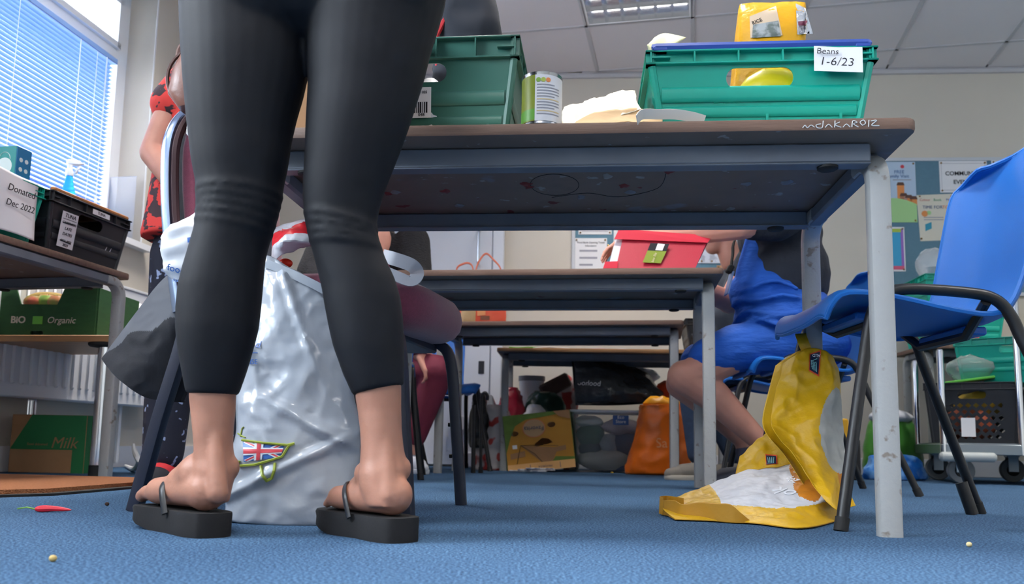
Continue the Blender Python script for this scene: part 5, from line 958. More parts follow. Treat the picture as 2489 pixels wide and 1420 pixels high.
# back layer on the carpet so the bag has two faces
b = B(); patch(b, [[p+Vector((0, .05, -.3*p.z)) for p in gB[0]], [Vector((p.x, p.y+.02, .004)) for p in gB[1]], [Vector((p.x, p.y, .003)) for p in gB[3]]], 8, 8); solid(obj('under_layer', b, ydk, yb, world=True), .001)
b = B(); top = [(1612, 1216), (1640, 1217), (1660, 1226), (1700, 1221), (1742, 1224), (1775, 1226), (1800, 1246), (1826, 1268)]; bot = [(1606, 1252), (1640, 1258), (1665, 1261), (1705, 1264), (1745, 1268), (1780, 1271), (1803, 1272), (1828, 1272)]
gs = [[fz(u, v2, .002).lerp(Vector((fz(u, v2, .002).x, fz(u, v2, .002).y, at(u, v, fz(u, v2, .002).y).z)), k) for (u, v), (u2, v2) in zip(top, bot)] for k in (0, .5, 1)]
lp = [p.copy() for p in gs[2]]; patch(b, gs, 6, 6); solid(obj('rolled_hem', b, ydk, yb, world=True), .0015)
b = B(); lo = fz(1606, 1252, .002); b.tube(catmull([Vector((gs[1][0].x, gs[1][0].y, .02)), Vector((gs[1][0].x-.004, gs[1][0].y+.02, .022)), Vector((gs[1][0].x+.02, gs[1][0].y+.045, .022)), Vector((gs[1][1].x+.025, gs[1][1].y+.03, .022))], 5), 1, prof=[(.018, .0008), (-.018, .0008), (-.018, -.0008), (.018, -.0008)], up=(0, 0, 1)); obj('hem_loop', b, ydk, yb, world=True)
b = B(); gC = [[at(1797, 1108, 1.99), at(1838, 1072, 1.99), at(1878, 1042, 1.98), at(1935, 1050, 1.95)], [at(1792, 1128, 1.98), at(1842, 1100, 1.96), at(1880, 1092, 1.95), at(1940, 1085, 1.92)], [at(1786, 1156, 1.96), at(1846, 1142, 1.94), at(1884, 1136, 1.93), at(1945, 1118, 1.91)]]
patch(b, gC, 8, 8, disp=lambda p, s, t_: (0, -.012*ridge(p, 22, 5), .006*fbm(p, 25, 2))); Co = obj('crumpled_side', b, ydk if 0 else ym, yb, world=True, ang=60); solid(Co, .0012); tvC = bvh(b)
decal(tvC, ((1860, 1104), (1888, 1106), (1890, 1128), (1862, 1130)), orr, Co, .003, 5, 'emblem_border', 1.96); em = decal(tvC, ((1862, 1107), (1886, 1109), (1887, 1127), (1863, 1129)), navy, Co, .004, 5, 'emblem_field', 1.96)
for k in range(4): dline(tvC, ((1866+k*5, 1112), (1868+k*4, 1125)), .0010, cy_, em, .0055, 'emblem_stripe', 1.96)
obj('handle_loop', B().tube(catmull([at(1960, 850, 1.93), at(1952, 830, 1.93), at(1946, 812, 1.95), at(1958, 825, 1.975), at(1985, 852, 1.97)], 6), 1, prof=[(.012, .0012), (-.012, .0012), (-.012, -.0012), (.012, -.0012)], up=(1, 0, 0)), ym, yb, world=True)
# ------------------------------------------------------------------ red box file on the second table
rf = thing('box_file', 'red plastic box file with green and black label on the second table', 'box file', fz(1590, 652, .7205))
redp = mat('red_file_plastic', '#a51a32', .5, bump=.15, bsc=6, stretch=(60, 60, 1), bd=.004); redt = mat('red_file_flange', '#c62038', .45)
def pq(u, v, Y): return at(u, v, Y)
Yb, Yt = 2.80, 2.84
def slab(pts, dy):
    f = [Vector(p) for p in pts]; k = [p+Vector((0, dy, 0)) for p in f]; return B().rings([f, k])
zt_ = .7212
def onto(u, v, Y):
    p = at(u, v, Y); p.z = max(p.z, zt_); return p
obj('front_panel', slab([onto(1497, 652, Yb), onto(1690, 652, Yb), pq(1719, 587, Yt), pq(1514, 579, Yt)], .004), redp, rf, world=True)
obj('top_flange', slab([pq(1493, 581, Yt-.012), pq(1720, 590, Yt-.012), pq(1733, 573, Yt-.004), pq(1505, 556, Yt-.004)], .006), redt, rf, world=True)
obj('lower_lip', slab([onto(1466, 652, Yb-.004), onto(1500, 652, Yb-.004), pq(1503, 635, Yb), pq(1471, 636, Yb)], .006), redt, rf, world=True)
obj('paper_stack', slab([pq(1484, 636, Yb+.012), pq(1505, 636, Yb+.012), pq(1518, 582, Yt+.012), pq(1498, 580, Yt+.012)], .05), mat('paper_edge', '#d7d3da', .8), rf, world=True)
obj('back_panel', slab([onto(1484, 652, Yb+.07), onto(1690, 652, Yb+.07), pq(1726, 580, Yt+.07), pq(1510, 570, Yt+.07)], .004), redp, rf, world=True)
obj('end_panel', B().rings([[onto(1690, 652, Yb), onto(1690, 652, Yb+.07), pq(1726, 580, Yt+.07), pq(1719, 587, Yt)], [p-Vector((.004, 0, 0)) for p in (onto(1690, 652, Yb), onto(1690, 652, Yb+.07), pq(1726, 580, Yt+.07), pq(1719, 587, Yt))]]), redp, rf, world=True)
gl_ = obj('green_label', slab([pq(1562, 638, Yb-.003), pq(1606, 640, Yb-.003), pq(1620, 611, Yb+.008), pq(1574, 609, Yb+.008)], .001), mat('moss_label', '#7a8a24', .5), rf, world=True)
obj('dark_label', slab([pq(1574, 609, Yb+.008), pq(1620, 611, Yb+.008), pq(1627, 593, Yb+.018), pq(1581, 591, Yb+.018)], .001), ink, rf, world=True)
bc = obj('barcode', slab([pq(1593, 608, Yb+.006), pq(1610, 609, Yb+.006), pq(1616, 594, Yb+.015), pq(1599, 592, Yb+.015)], .001), paper, rf, world=True)
text('box file', .013, mat('pale_print', '#c8b89a', .6), gl_, frame(pq(1590, 626, Yb-.006), pq(1596, 612, Yb+.002)-pq(1588, 634, Yb-.008), pq(1580, 626, Yb)-pq(1596, 627, Yb)))
# ------------------------------------------------------------------ bags on the third table
oc = thing('carrier_bag', 'orange-red carrier bag with looped handles standing on the third table', 'bag', fz(1180, 781, .7205)); Yc = 4.14
q = at(1172, 700, Yc); ocm = mat('orange_red_film', '#d2553c', .4, col2='#e0754f', vs=5, thr=(.4, .6)); b = B()
sack(b, [(.7205, q.x-.0, Yc, .10, .05), (.74, q.x, Yc, .118, .06), (.82, q.x, Yc, .118, .06), (.90, q.x, Yc, .11, .05), (.95, q.x, Yc, .10, .03)], n=60, sub=6, amp=.008, fs_=16, seed=4); obj('film', b, ocm, oc, world=True, ang=60); tv = bvh(b)
decal(tv, ((1160, 752), (1180, 752), (1180, 766), (1160, 768)), mat('peach_print', '#e09a68', .5), oc, .003, 4, Y=4.07); decal(tv, ((1168, 768), (1190, 768), (1190, 778), (1168, 778)), mat('brown_print', '#7a4a38', .5), oc, .003, 4, Y=4.07)
for us in (((1110, 655), (1125, 642), (1142, 641), (1150, 657)), ((1157, 657), (1168, 630), (1182, 617), (1198, 630), (1217, 655))):
    pts = [at(u, v, Yc-.01) for u, v in us]; pts = [pts[0]+Vector((.01, 0, -.08))]+pts+[pts[-1]+Vector((-.01, 0, -.08))]; obj('handle', B().tube(catmull(pts, 5), 1, prof=[(.003, .010), (-.003, .010), (-.003, -.010), (.003, -.010)], up=(0, 0, 1)), ocm, oc, world=True)
pb_ = thing('paper_bag', 'small brown paper bag beside the orange-red carrier', 'paper bag', fz(1138, 783, .7205)); q = at(1138, 765, 4.0); b = B(); sack(b, [(.7205, q.x, 4.02, .03, .02), (.74, q.x, 4.02, .034, .024), (.80, q.x, 4.02, .032, .02), (.83, q.x, 4.02, .03, .008)], n=24, sub=4, amp=.004, seed=2); obj('paper', b, tanp, pb_, world=True, ang=50)
# ------------------------------------------------------------------ leaflets on the low back table, crate at its end
def onT4(u, v): return fz(u, v, .6615)
for (u, v, w_, d_, rz, m, l) in ((1272, 845, .16, .10, .1, lime, 'lime green leaflet on the beech table'), (1345, 846, .20, .12, -.15, paper, 'open white booklet on the edge of the beech table'), (1470, 845, .15, .10, .2, mat('pink_leaflet', '#cdb3c4', .7), 'pale pink leaflet on the beech table'), (1560, 848, .22, .10, 0, mat('lilac_sheet', '#d8d4e2', .7), 'white sheet at the right of the beech table')):
    p = onT4(u, v); b = B(); patch(b, [[Vector((x*w_, y*d_, .004+.006*abs(math.sin(x*3+rz*9)))) for x in (-.5, -.2, 0, .2, .5)] for y in (-.5, 0, .5)], 3); o = solid(obj('leaflet', b, m, None, loc=(p.x, 4.60+.02, .6615), rot=(0, 0, rz)), .003); tag(o, l, 'leaflet')
p = at(1735, 845, 4.62); crate('plastic_crate', 'small black mesh crate on the right end of the beech table', (p.x, 4.72, .6605), -math.radians(5), .28, .26, .19, blk, holder=False, rib=3, mesh_side=False)
# ------------------------------------------------------------------ heap under the back table
def heap(name, label, cat, u, v, Y, rx, ry, h, m, amp=.02, fs_=14, seed=1, z0=0, top=.35, e=2.3, n=44):
    q = at(u, v, Y); t = thing(name, label, cat, (q.x, Y, z0)); b = B(); sack(b, [(z0, q.x, Y, rx*.8, ry*.8), (z0+h*.06, q.x, Y, rx*.97, ry*.97), (z0+h*.35, q.x, Y, rx, ry), (z0+h*.7, q.x, Y, rx*.85, ry*.85), (z0+h*.92, q.x, Y, rx*top*1.2, ry*top*1.2), (z0+h, q.x, Y, rx*top*.6, ry*top*.6)], n=n, sub=6, amp=amp, fs_=fs_, seed=seed, e=e); obj('film', b, m, t, world=True, ang=65); return t, b
og = mat('orange_carrier_film', '#dd6a14', .35, var=.12, vs=9, bump=.25, bsc=16, bd=.02)
q = at(1600, 1100, 4.45); obag = thing('carrier_bag', 'bright orange carrier bag standing on the floor under the back table', 'bag', (q.x, 4.45, 0)); b = B()
spec = []
for v, uL, uR, ry in ((1156, 1535, 1665, .07), (1148, 1522, 1672, .10), (1100, 1535, 1674, .11), (1040, 1552, 1676, .10), (1000, 1558, 1672, .085), (985, 1558, 1666, .075)):
    a, c = at(uL, v, 4.45), at(uR, v, 4.45); spec.append((max(.0, (a.z+c.z)/2) if v < 1150 else 0, (a.x+c.x)/2, 4.45, (c.x-a.x)/2, ry))
spec[1] = (.015,)+spec[1][1:]; sack(b, spec, n=60, sub=8, amp=.018, fs_=11, seed=11); obj('film', b, og, obag, world=True, ang=65); tv = bvh(b); dtext(tv, 1608, 1078, 'Sa', .07, mat('pale_orange_print', '#e8a070', .5), obag, .004, du=8, Y=4.35)
b = B(); q = at(1610, 985, 4.42); b.ell((q.x, 4.44, q.z), (.10, .06, .035)); b.v = [v+Vector((0, 0, ridge(v, 20, 3)*.03)) for v in b.v]; obj('yellow_lining', b, mat('yellow_lining', '#e8a01c', .4), obag, world=True)
lump('carrier_bag', 'red-orange bag behind the black polythene bag', 'bag', at(1630, 955, 4.75), (.08, .07, .07), mat('red_orange_film', '#e2522a', .35), .02, 14, 4)
# clear storage box with cloths
bx = thing('storage_box', 'clear plastic storage box of clothes with a navy shop label', 'box', (at(1480, 1140, 4.68).x, 4.72, 0), -math.radians(2))
hw, hd, hh = .215, .15, .335; clr = clearmat('frosted_clear_plastic', '#cdd6dd', .05, .2); b = B()
b.rings([[Vector((x*k, y*k, z)) for x, y in rrect(2*hw, 2*hd, .04, 5)] for z, k in ((.002, .80), (.006, .84), (.20, .93), (hh-.02, .97), (hh-.02, 1.02), (hh, 1.02), (hh, .985), (.22, .92), (.012, .83))], cap=False); b.add([(x*.8, y*.8, .002) for x, y in rrect(2*hw, 2*hd, .04, 5)], [tuple(range(24))]); obj('tub', b, clr, bx)
obj('rim', B().tube([(x*1.02, y*1.02, hh-.006) for x, y in rrect(2*hw, 2*hd, .04, 5)], .008, 6, closed=True), mat('frosted_rim', '#c3cad2', .35), bx)
lb = obj('shop_label', B().box((.085, .001, .052), (.055, -hd*.985-.004, hh-.052), (math.radians(-3), 0, 0)), mat('navy_label', '#24508c', .4), bx); Ml = wm(bx)
for s, z in (('Eco', .298), ('Store', .275)): text(s, .025, paper, lb, Ml@Matrix.Translation((.055, -hd*.985-.0065, z))@Matrix.Rotation(PI/2, 4, 'X'))
for (x, y, z, r, c, l, sd) in ((-.02, -.03, .07, (.15, .09, .055), '#a8a49c', 'grey cloth low down in the clear storage box', 1), (.02, .02, .045, (.16, .10, .04), '#2c4c8c', 'blue cloth at the bottom of the clear storage box', 2), (-.10, -.04, .20, (.07, .06, .06), '#3f5a48', 'green cloth at the left of the clear storage box', 3), (.10, -.03, .155, (.085, .08, .06), '#2e3a55', 'navy cloth in the middle of the clear storage box', 4), (.07, -.02, .25, (.10, .08, .04), '#b9aeb6', 'pale pink cloth at the top of the clear storage box', 5), (-.11, -.03, .275, (.07, .06, .03), '#c8ccc8', 'white plastic wrap at top left of the clear storage box', 6), (.0, -.05, .155, (.045, .045, .05), '#7f858c', 'grey rolled cloth in the middle of the clear storage box', 7), (-.10, -.02, .13, (.06, .07, .045), '#39434a', 'charcoal cloth at the left of the clear storage box', 8)):
    lump('folded_cloth', l, 'cloth', wm(bx)@Vector((x, y, z)), r, mat('cloth_'+c[1:], c, .9), .02, 16, sd)
# black polythene bag lying across the box
bm_ = mat('black_polythene', '#363b40', .26, var=.2, vs=7, bump=.5, bsc=14, bd=.03)
t, o, b = crumple('polythene_bag', 'black polythene mailing bag with white lettering lying on the clear storage box', 'bag', [[(1394, 866, 4.60), (1430, 864, 4.66), (1470, 880, 4.72), (1520, 892, 4.78), (1565, 905, 4.84), (1590, 930, 4.86)], [(1397, 900, 4.60), (1440, 895, 4.60), (1480, 905, 4.62), (1530, 920, 4.66), (1580, 930, 4.70), (1602, 945, 4.74)], [(1400, 940, 4.60), (1440, 935, 4.56), (1490, 940, 4.55), (1535, 948, 4.56), (1585, 950, 4.6), (1612, 958, 4.64)], [(1402, 975, 4.60), (1440, 975, 4.55), (1490, 962, 4.53), (1540, 958, 4.53), (1585, 965, 4.56), (1606, 970, 4.60)], [(1404, 982, 4.62), (1440, 984, 4.60), (1490, 983, 4.58), (1540, 982, 4.58), (1580, 978, 4.60), (1600, 974, 4.64)]], bm_, .016, 8, 6, .002, 12)
tv = bvh(b); dtext(tv, 1432, 932, 'boohoo', .042, paper, t, .006, -.05, Y=4.55, du=10, mirror=True)
b = B(); patch(b, [[p+Vector((0, .14, -.01)) for p in [at(1394, 866, 4.62), at(1470, 880, 4.74), at(1565, 905, 4.86), at(1590, 930, 4.88)]], [p+Vector((0, .16, 0)) for p in [at(1404, 982, 4.62), at(1490, 983, 4.60), at(1560, 980, 4.60), at(1606, 975, 4.66)]]], 6); obj('back_layer', b, bm_, t, world=True)
lump('plastic_wrap', 'crumpled white plastic wrap behind the black polythene bag', 'plastic wrap', at(1560, 915, 4.95), (.09, .05, .04), sgl, .03, 20, 5)
# orange and green fruit carton
fc = thing('fruit_carton', 'orange and green fruit carton standing tilted beside the clear storage box', 'box', (at(1318, 1140, 4.62).x, 4.66, .0), -math.radians(3))
occ = mat('orange_card', '#b9832f', .75, var=.06, vs=10); gcd = mat('leaf_green_card', '#5f7a34', .75, var=.2, vs=25); tilt = math.radians(-7); Mt = Matrix.Translation((0, 0, .03))@Matrix.Rotation(tilt, 4, 'Y')
W_, H_, D_ = .36, .285, .22
Mf = Mt@Matrix.Translation((0, -D_/2, 0))@Matrix.Rotation(PI/2, 4, 'X')
def ring_(r, cx, cy, n=20, ry=None): return [(cx+r*math.cos(2*PI*i/n), cy+(ry or r)*math.sin(2*PI*i/n)) for i in range(n)]
fp_ = obj('front_panel', B().plate([(-W_/2, 0), (W_/2, 0), (W_/2, H_), (-W_/2, H_)], [ring_(.022, .075, .215, 14, .015), ring_(.02, -.125, .185, 14, .014), [(-.03, .105), (.0, .108), (.075, .12), (.055, .14), (.02, .15), (-.02, .125)]], .005, Mf), occ, fc)
def flat(poly, z, m, name='print', parent=fp_): return obj(name, B().plate(poly, [], .0008, wm(fc)@Mf@Matrix.Translation((0, 0, z))), m, parent, world=True)
flat([(-W_/2, H_), (W_/2, H_), (W_/2, H_-.01), (.06, H_-.022), (-.06, H_-.03), (-.12, H_-.06), (-.15, H_-.12), (-W_/2, H_-.20)], .0055, gcd); flat([(.09, H_), (W_/2, H_), (W_/2, H_-.05), (.12, H_-.03)], .0068, kraft); flat([(-.10, .12), (.10, .09), (.06, .02), (.02, .005)], .0058, kraft); flat([(.05, .01), (W_/2, .01), (W_/2, .035), (.08, .045)], .0062, gcd); flat([(-.16, .05), (-.08, .06), (-.08, .09), (-.16, .08)], .0062, kraft); flat([(.05, .065), (.14, .075), (.14, .10), (.05, .09)], .0064, kraft); flat([(-.145, .105), (-.12, .105), (-.12, .125), (-.145, .125)], .0064, paper)
flat(ring_(.062, -.02, .205, 24, .05), .0058, mat('salmon_ring', '#c9764f', .7)); flat(ring_(.058, -.02, .205, 24, .046), .0068, mat('cream_disc', '#b8946c', .7)); text('Favorita', .033, mat('blue_grey_print', '#3c4a66', .7), fp_, wm(fc)@Mf@Matrix.Translation((-.02, .205, .009))@Matrix.Rotation(PI-.05, 4, 'Z'))
dl = wm(fc)@Mf
obj('seam_line', B().tube([dl@Vector(p) for p in ((-.13, .02, .007), (-.10, .12, .007), (-.02, .115, .007), (.1, .10, .007))], .0012, 4).tube([dl@Vector(p) for p in ((-.1, .12, .007), (-.03, .07, .007), (.02, .005, .007))], .0012, 4), ink, fp_, world=True)
for (sz, lc) in (((W_, .005, H_), (0, D_/2, H_/2)), ((.005, D_, H_), (-W_/2, 0, H_/2)), ((.005, D_, H_), (W_/2, 0, H_/2)), ((W_, D_, .005), (0, 0, .003))):
    b = B().box(sz, lc); b.v = [Mt@v for v in b.v]; obj('panel', b, gcd if sz[0] < .01 else kraft, fc)
b = B().box((W_, .004, .045), (0, -D_/2-.012, .0), (math.radians(-14), 0, 0)); b.v = [Mt@v for v in b.v]; fl2 = obj('torn_flap', b, mat('pale_orange_card', '#c99a62', .8), fc); text('FAVORITA', .016, MATS['blue_grey_print'], fl2, wm(fc)@Mt@Matrix.Translation((.02, -D_/2-.0165, .0))@Matrix.Rotation(PI/2+math.radians(-14), 4, 'X')@Matrix.Rotation(PI, 4, 'Z'))
for k in (-.06, .1): b = B().box((.003, .001, .03), (k, -D_/2-.0155, 0), (math.radians(-14), 0, 0)); b.v = [Mt@v for v in b.v]; obj('print', b, MATS['blue_grey_print'], fl2)
for k in range(3):
    p = at(1285+18*k, 1147, 4.56); o = obj('newspaper', B().box((.20, .10, .006), (p.x, 4.57, .004+.007*k), (0, 0, .12*k-.1), .002), mat('newsprint_%d' % k, ('#9aa3b5', '#b0a6aa', '#7f8ca6')[k], .9, col2='#dcdcde', vs=28, thr=(.45, .55))); tag(o, ('lowest folded newspaper under the tilted fruit carton', 'middle folded newspaper under the tilted fruit carton', 'topmost folded newspaper under the tilted fruit carton')[k], 'newspaper')
# bags heaped behind and left of the carton
poppy = mat('poppy_print_film', '#b9b2b2', .4, col2='#a8322c', vs=13, thr=(.52, .56), detail=1.2, bump=.25, bsc=20, bd=.02)
heap('carrier_bag', 'poppy patterned carrier bag left of the fruit carton', 'bag', 1203, 1060, 4.72, .105, .09, .36, poppy, .02, 12, 3, 0, .5)
heap('carrier_bag', 'tied crimson plastic bag at the top of the heap', 'bag', 1243, 980, 4.92, .085, .07, .47, mat('crimson_film', '#8f1f33', .3, var=.2, vs=10), .025, 16, 5, 0, .45)
heap('carrier_bag', 'dark green glossy plastic bag on the heap behind the carton', 'bag', 1325, 970, 4.97, .14, .07, .45, mat('bottle_green_film', '#1f3b35', .25, var=.2, vs=10), .035, 13, 6, 0, .5)
heap('carrier_bag', 'white knotted plastic bag just behind the fruit carton', 'bag', 1300, 1000, 4.86, .10, .05, .37, sgl, .02, 18, 8, 0, .4)
heap('carrier_bag', 'poppy patterned carrier bag leaning on the black polythene bag', 'bag', 1367, 950, 5.08, .10, .05, .56, mat('poppy_print_pink', '#b3a0a2', .4, col2='#9c2f2c', vs=12, thr=(.52, .56), detail=1.2), .02, 14, 9, 0, .6)
o = obj('brown_packet', B().box((.19, .03, .09), (0, 0, 0), (.2, math.radians(-28), .1), .012), mat('brown_paper_pack', '#4a312c', .6, var=.15, vs=12), None, loc=at(1350, 938, 5.0)); o.location.z += .0; tag(o, 'dark brown flat packet lying on top of the bag heap', 'packet')
heap('carrier_bag', 'small black plastic bag hanging beside the walking stick', 'bag', 1165, 1020, 4.66, .05, .05, .30, mat('black_bin_film', '#1b1d20', .3), .02, 16, 10, .12, .5)
heap('carrier_bag', 'silver grey plastic bag behind the small black bag', 'bag', 1183, 985, 4.86, .06, .05, .42, silv, .02, 16, 12, 0, .5)
wbn = thing('waste_bin', 'white tapered waste bin with grey rim against the back wall', 'bin', (at(1292, 1000, 5.0).x, 5.06, 0)); obj('bucket', B().lathe([(.055, 0), (.06, .003), (.075, .52), (.07, .52), (.055, .01)], 26), whitem, wbn); obj('rim', B().lathe([(.076, .52), (.080, .523), (.080, .55), (.072, .55), (.072, .52)], 26, cap=False), mat('grey_plastic', '#8d8f95', .5), wbn)
for k, (u0, u1, l) in enumerate(((1152, 1150, 'black straight stick leaning beside the blue chair'), (1170, 1168, 'black crook-handled walking stick beside the poppy bag'))):
    p0 = fz(u1, 1150, .0); p1 = at(u0, 985, p0.y); b = B(); 
    if k: b.tube(catmull([p0, p0.lerp(p1, .5), p1, p1+Vector((.004, 0, .05)), p1+Vector((.018, 0, .062)), p1+Vector((.03, 0, .045)), p1+Vector((.028, 0, .025))], 6), .008, 8)
    else: b.tube([p0, p1], .011, 8)
    t = thing('walking_stick', l, 'stick', p0); obj('shaft', b, blacktube, t, world=True); obj('ferrule', B().lathe([(.011, 0), (.012, .003), (.010, .03)], 10, p0), darkm, t, world=True)
# ------------------------------------------------------------------ notice boards
felt = mat('blue_grey_felt', '#5c7f92', .95, var=.05, vs=60, bump=.3, bsc=300, bd=.003); trimw = mat('board_trim', '#c8ccd2', .5)
def board(name, label, u0, v0, u1, v1):
    s0, z1 = bs(u0, v0, .02); s1, z0 = bs(u1, v1, .02); t = thing(name, label, 'notice board', BW((s0+s1)/2, 0, z0), -YB)
    obj('felt_panel', bwbox(B(), s0, s1, z0, z1, .001, .016), felt, t, world=True)
    for (a, c, e, f) in ((s0-.022, s1+.022, z1, z1+.022), (s0-.022, s1+.022, z0-.022, z0), (s0-.022, s0, z0, z1), (s1, s1+.022, z0, z1)): obj('frame_strip', bwbox(B(), a, c, e, f, .001, .022, .002), trimw, t, world=True)
    return t
b1 = board('notice_board', 'blue-grey notice board full of white notices behind the red box file', 1400, 400, 1790, 712); b2 = board('notice_board', 'blue-grey notice board with colourful posters behind the blue chair', 2118, 392, 2700, 712)
pinm = mat('brass_pin', '#8a6a3a', .4, .5)
def sheet(label, u0, v0, u1, v1, m, name='notice', rot=0, n=.018, pins=True):
    s0, z1 = bs(u0, v0, n); s1, z0 = bs(u1, v1, n); c = BW((s0+s1)/2, n, (z0+z1)/2); w_, h_ = s1-s0, z1-z0; t = thing(name, label, 'poster' if name == 'poster' else 'notice', c, -YB)
    obj('sheet', B().box((w_, .0012, h_), (0, 0, 0), (0, rot, 0)), m, t)
    if pins:
        for x in (-1, 1):
            for z in (-1, 1): obj('pin', B().ell((x*(w_/2-.012), -.003, z*(h_/2-.012)), .006, 8, rg=5), pinm, t)
    return t, w_, h_
def st_(t, x, z, s, size, m=ink, bold=0, y=-.0015): return text(s, size, m, t, wm(t)@Matrix.Translation((x, y, z))@Matrix.Rotation(PI/2, 4, 'X'), bold=bold)
def lines(t, x0, x1, zs, m, th=.004):
    for k, z in enumerate(zs): obj('printed_line', B().box(((x1-x0)*(1-.25*(k % 3 == 2)), .0006, th), ((x0+x1)/2-(x1-x0)*.125*(k % 3 == 2), -.0012, z)), m, t)
gp = mat('grey_ink', '#9a9aa6', .8)
t, w_, h_ = sheet('white printed notice above the timetable sheet', 1407, 470, 1487, 570, paper); lines(t, -w_*.4, w_*.4, [h_*.35-.03*k for k in range(8)], gp)
t, w_, h_ = sheet('white timetable notice with a bold heading left of the red box file', 1397, 579, 1475, 690, paper); st_(t, 0, h_*.40, 'Food Bank Opening Times', .016); st_(t, 0, h_*.33, 'Information', .015); lines(t, -w_*.35, w_*.2, [h_*.22-.045*k for k in range(6)], gp, .012)
t, w_, h_ = sheet('white notice sheet directly behind the red box file', 1492, 470, 1568, 600, paper); lines(t, -w_*.4, w_*.4, [h_*.4-.03*k for k in range(9)], gp)
t, w_, h_ = sheet('white diagram notice between the red file and the blue apron', 1574, 470, 1735, 640, mat('plan_paper', '#dfe1e8', .7, col2='#bcbfcb', vs=14, thr=(.52, .6))); lines(t, -w_*.4, -w_*.05, [-h_*.05-.04*k for k in range(4)], gp)
t, w_, h_ = sheet('white plan notice beside the blue apron', 1700, 560, 1782, 640, mat('plan_paper2', '#d5dae6', .7, col2='#a9aebd', vs=22, thr=(.5, .6)), n=.021)
t, w_, h_ = sheet('small brown photograph below the plan notice', 1742, 645, 1778, 690, mat('photo_brown', '#8a6a52', .6, col2='#c79a76', vs=18, thr=(.4, .6)))
# right board
sky = mat('poster_sky', '#b7cbe0', .6); pg = mat('poster_green', '#a3cf8f', .6); dk = mat('poster_dark', '#5c4038', .6); orp = mat('poster_orange', '#d98a4e', .6); pkp = mat('poster_pink', '#d8b7b4', .6); blt = mat('poster_blue_text', '#2f5f9c', .6)
t, w_, h_ = sheet('poster of houses on a green hill under a pale blue sky', 2113, 394, 2230, 541, sky, 'poster')
Mp = Matrix.Rotation(PI/2, 4, 'X')
def pl(t, poly, m, y=-.001, name='print'): return obj(name, B().plate(poly, [], .0006, Matrix.Translation((0, y, 0))@Mp), m, t)
hill = [(-w_*.5, -h_*.5), (w_*.5, -h_*.5), (w_*.5, -h_*.20)]+[(w_*(.5-k/10), -h_*.20+h_*.10*math.sin(PI*k/10)) for k in range(1, 10)]+[(-w_*.5, -h_*.20)]; pl(t, hill, pg, -.0014)
for k, (x, c, hh_) in enumerate(((-.42, dk, .16), (-.30, orp, .17), (.16, orp, .33), (.22, pkp, .15), (.33, orp, .12), (.43, orp, .10), (-.18, pkp, .12))):
    x0 = x*w_; pl(t, [(x0-.02, -h_*.22), (x0+.022, -h_*.22), (x0+.022, -h_*.22+hh_*h_), (x0-.02, -h_*.22+hh_*h_)], c, -.0007, 'house'); pl(t, [(x0-.024, -h_*.22+hh_*h_), (x0+.026, -h_*.22+hh_*h_), (x0+.018, -h_*.22+hh_*h_+.02), (x0-.016, -h_*.22+hh_*h_+.02)], dk, -.0008, 'roof')
st_(t, .04, h_*.33, 'FREE', .03, blt); st_(t, .03, h_*.26, 'Family Visit', .03, blt); lines(t, .0, w_*.4, (h_*.20,), gp, .006); pl(t, ring_(.012, .06, h_*.42, 10), rd_, -.001, 'logo'); lines(t, 0, w_*.35, (-h_*.30, -h_*.36, -h_*.41), mat('poster_olive', '#6d8f5e', .6), .006)
t, w_, h_ = sheet('bright blue poster with a rainbow border', 2115, 552, 2202, 660, paper, 'poster')
pl(t, [(-w_*.46, -h_*.46), (w_*.46, -h_*.46), (w_*.46, h_*.46), (-w_*.46, h_*.46)], mat('poster_purple', '#9a6bc0', .6), -.0007); pl(t, [(-w_*.46, -h_*.46), (-w_*.34, -h_*.46), (-w_*.34, h_*.46), (-w_*.46, h_*.46)], mat('poster_red', '#d8542f', .6), -.001); pl(t, [(-w_*.4, h_*.38), (w_*.4, h_*.38), (w_*.4, h_*.46), (-w_*.4, h_*.46)], mat('poster_lime', '#a9bf4a', .6), -.0012); pl(t, [(-w_*.46, -h_*.46), (w_*.46, -h_*.46), (w_*.46, -h_*.38), (-w_*.46, -h_*.38)], mat('poster_rose', '#d05a78', .6), -.0013); pl(t, [(-w_*.36, -h_*.38), (w_*.38, -h_*.38), (w_*.38, h_*.38), (-w_*.36, h_*.38)], mat('poster_cyan', '#3aa0cc', .6), -.0018)
t, w_, h_ = sheet('white sheet reading community events', 2282, 392, 2402, 468, paper); st_(t, 0, h_*.10, 'COMMUNITY', .036, ink, .0006); st_(t, 0, -h_*.17, 'EVENTS', .036, ink, .0006)
for (a, c, e, f) in ((-.46, .46, .42, .43), (-.46, .46, -.43, -.42), (-.46, -.455, -.43, .43), (.455, .46, -.43, .43)): pl(t, [(a*w_, e*h_), (c*w_, e*h_), (c*w_, f*h_), (a*w_, f*h_)], gp, -.0008, 'ruled_border')
t, w_, h_ = sheet('small white memo pinned right of the community events sheet', 2409, 390, 2474, 440, paper); st_(t, 0, h_*.25, 'Notice of meeting', .012, gp)
t, w_, h_ = sheet('cream children poster reading time for', 2230, 473, 2322, 585, mat('cream_poster', '#ddd8c8', .7), 'poster', rot=-.04)
for k, (s, c) in enumerate((('Colour', '#c0503a'), ('Book', '#3a8a5c'), ('Make', '#3a66b0'))): st_(t, -w_*.3+.075*k, h_*.38, s, .022, mat('kids_%d' % k, c, .6))
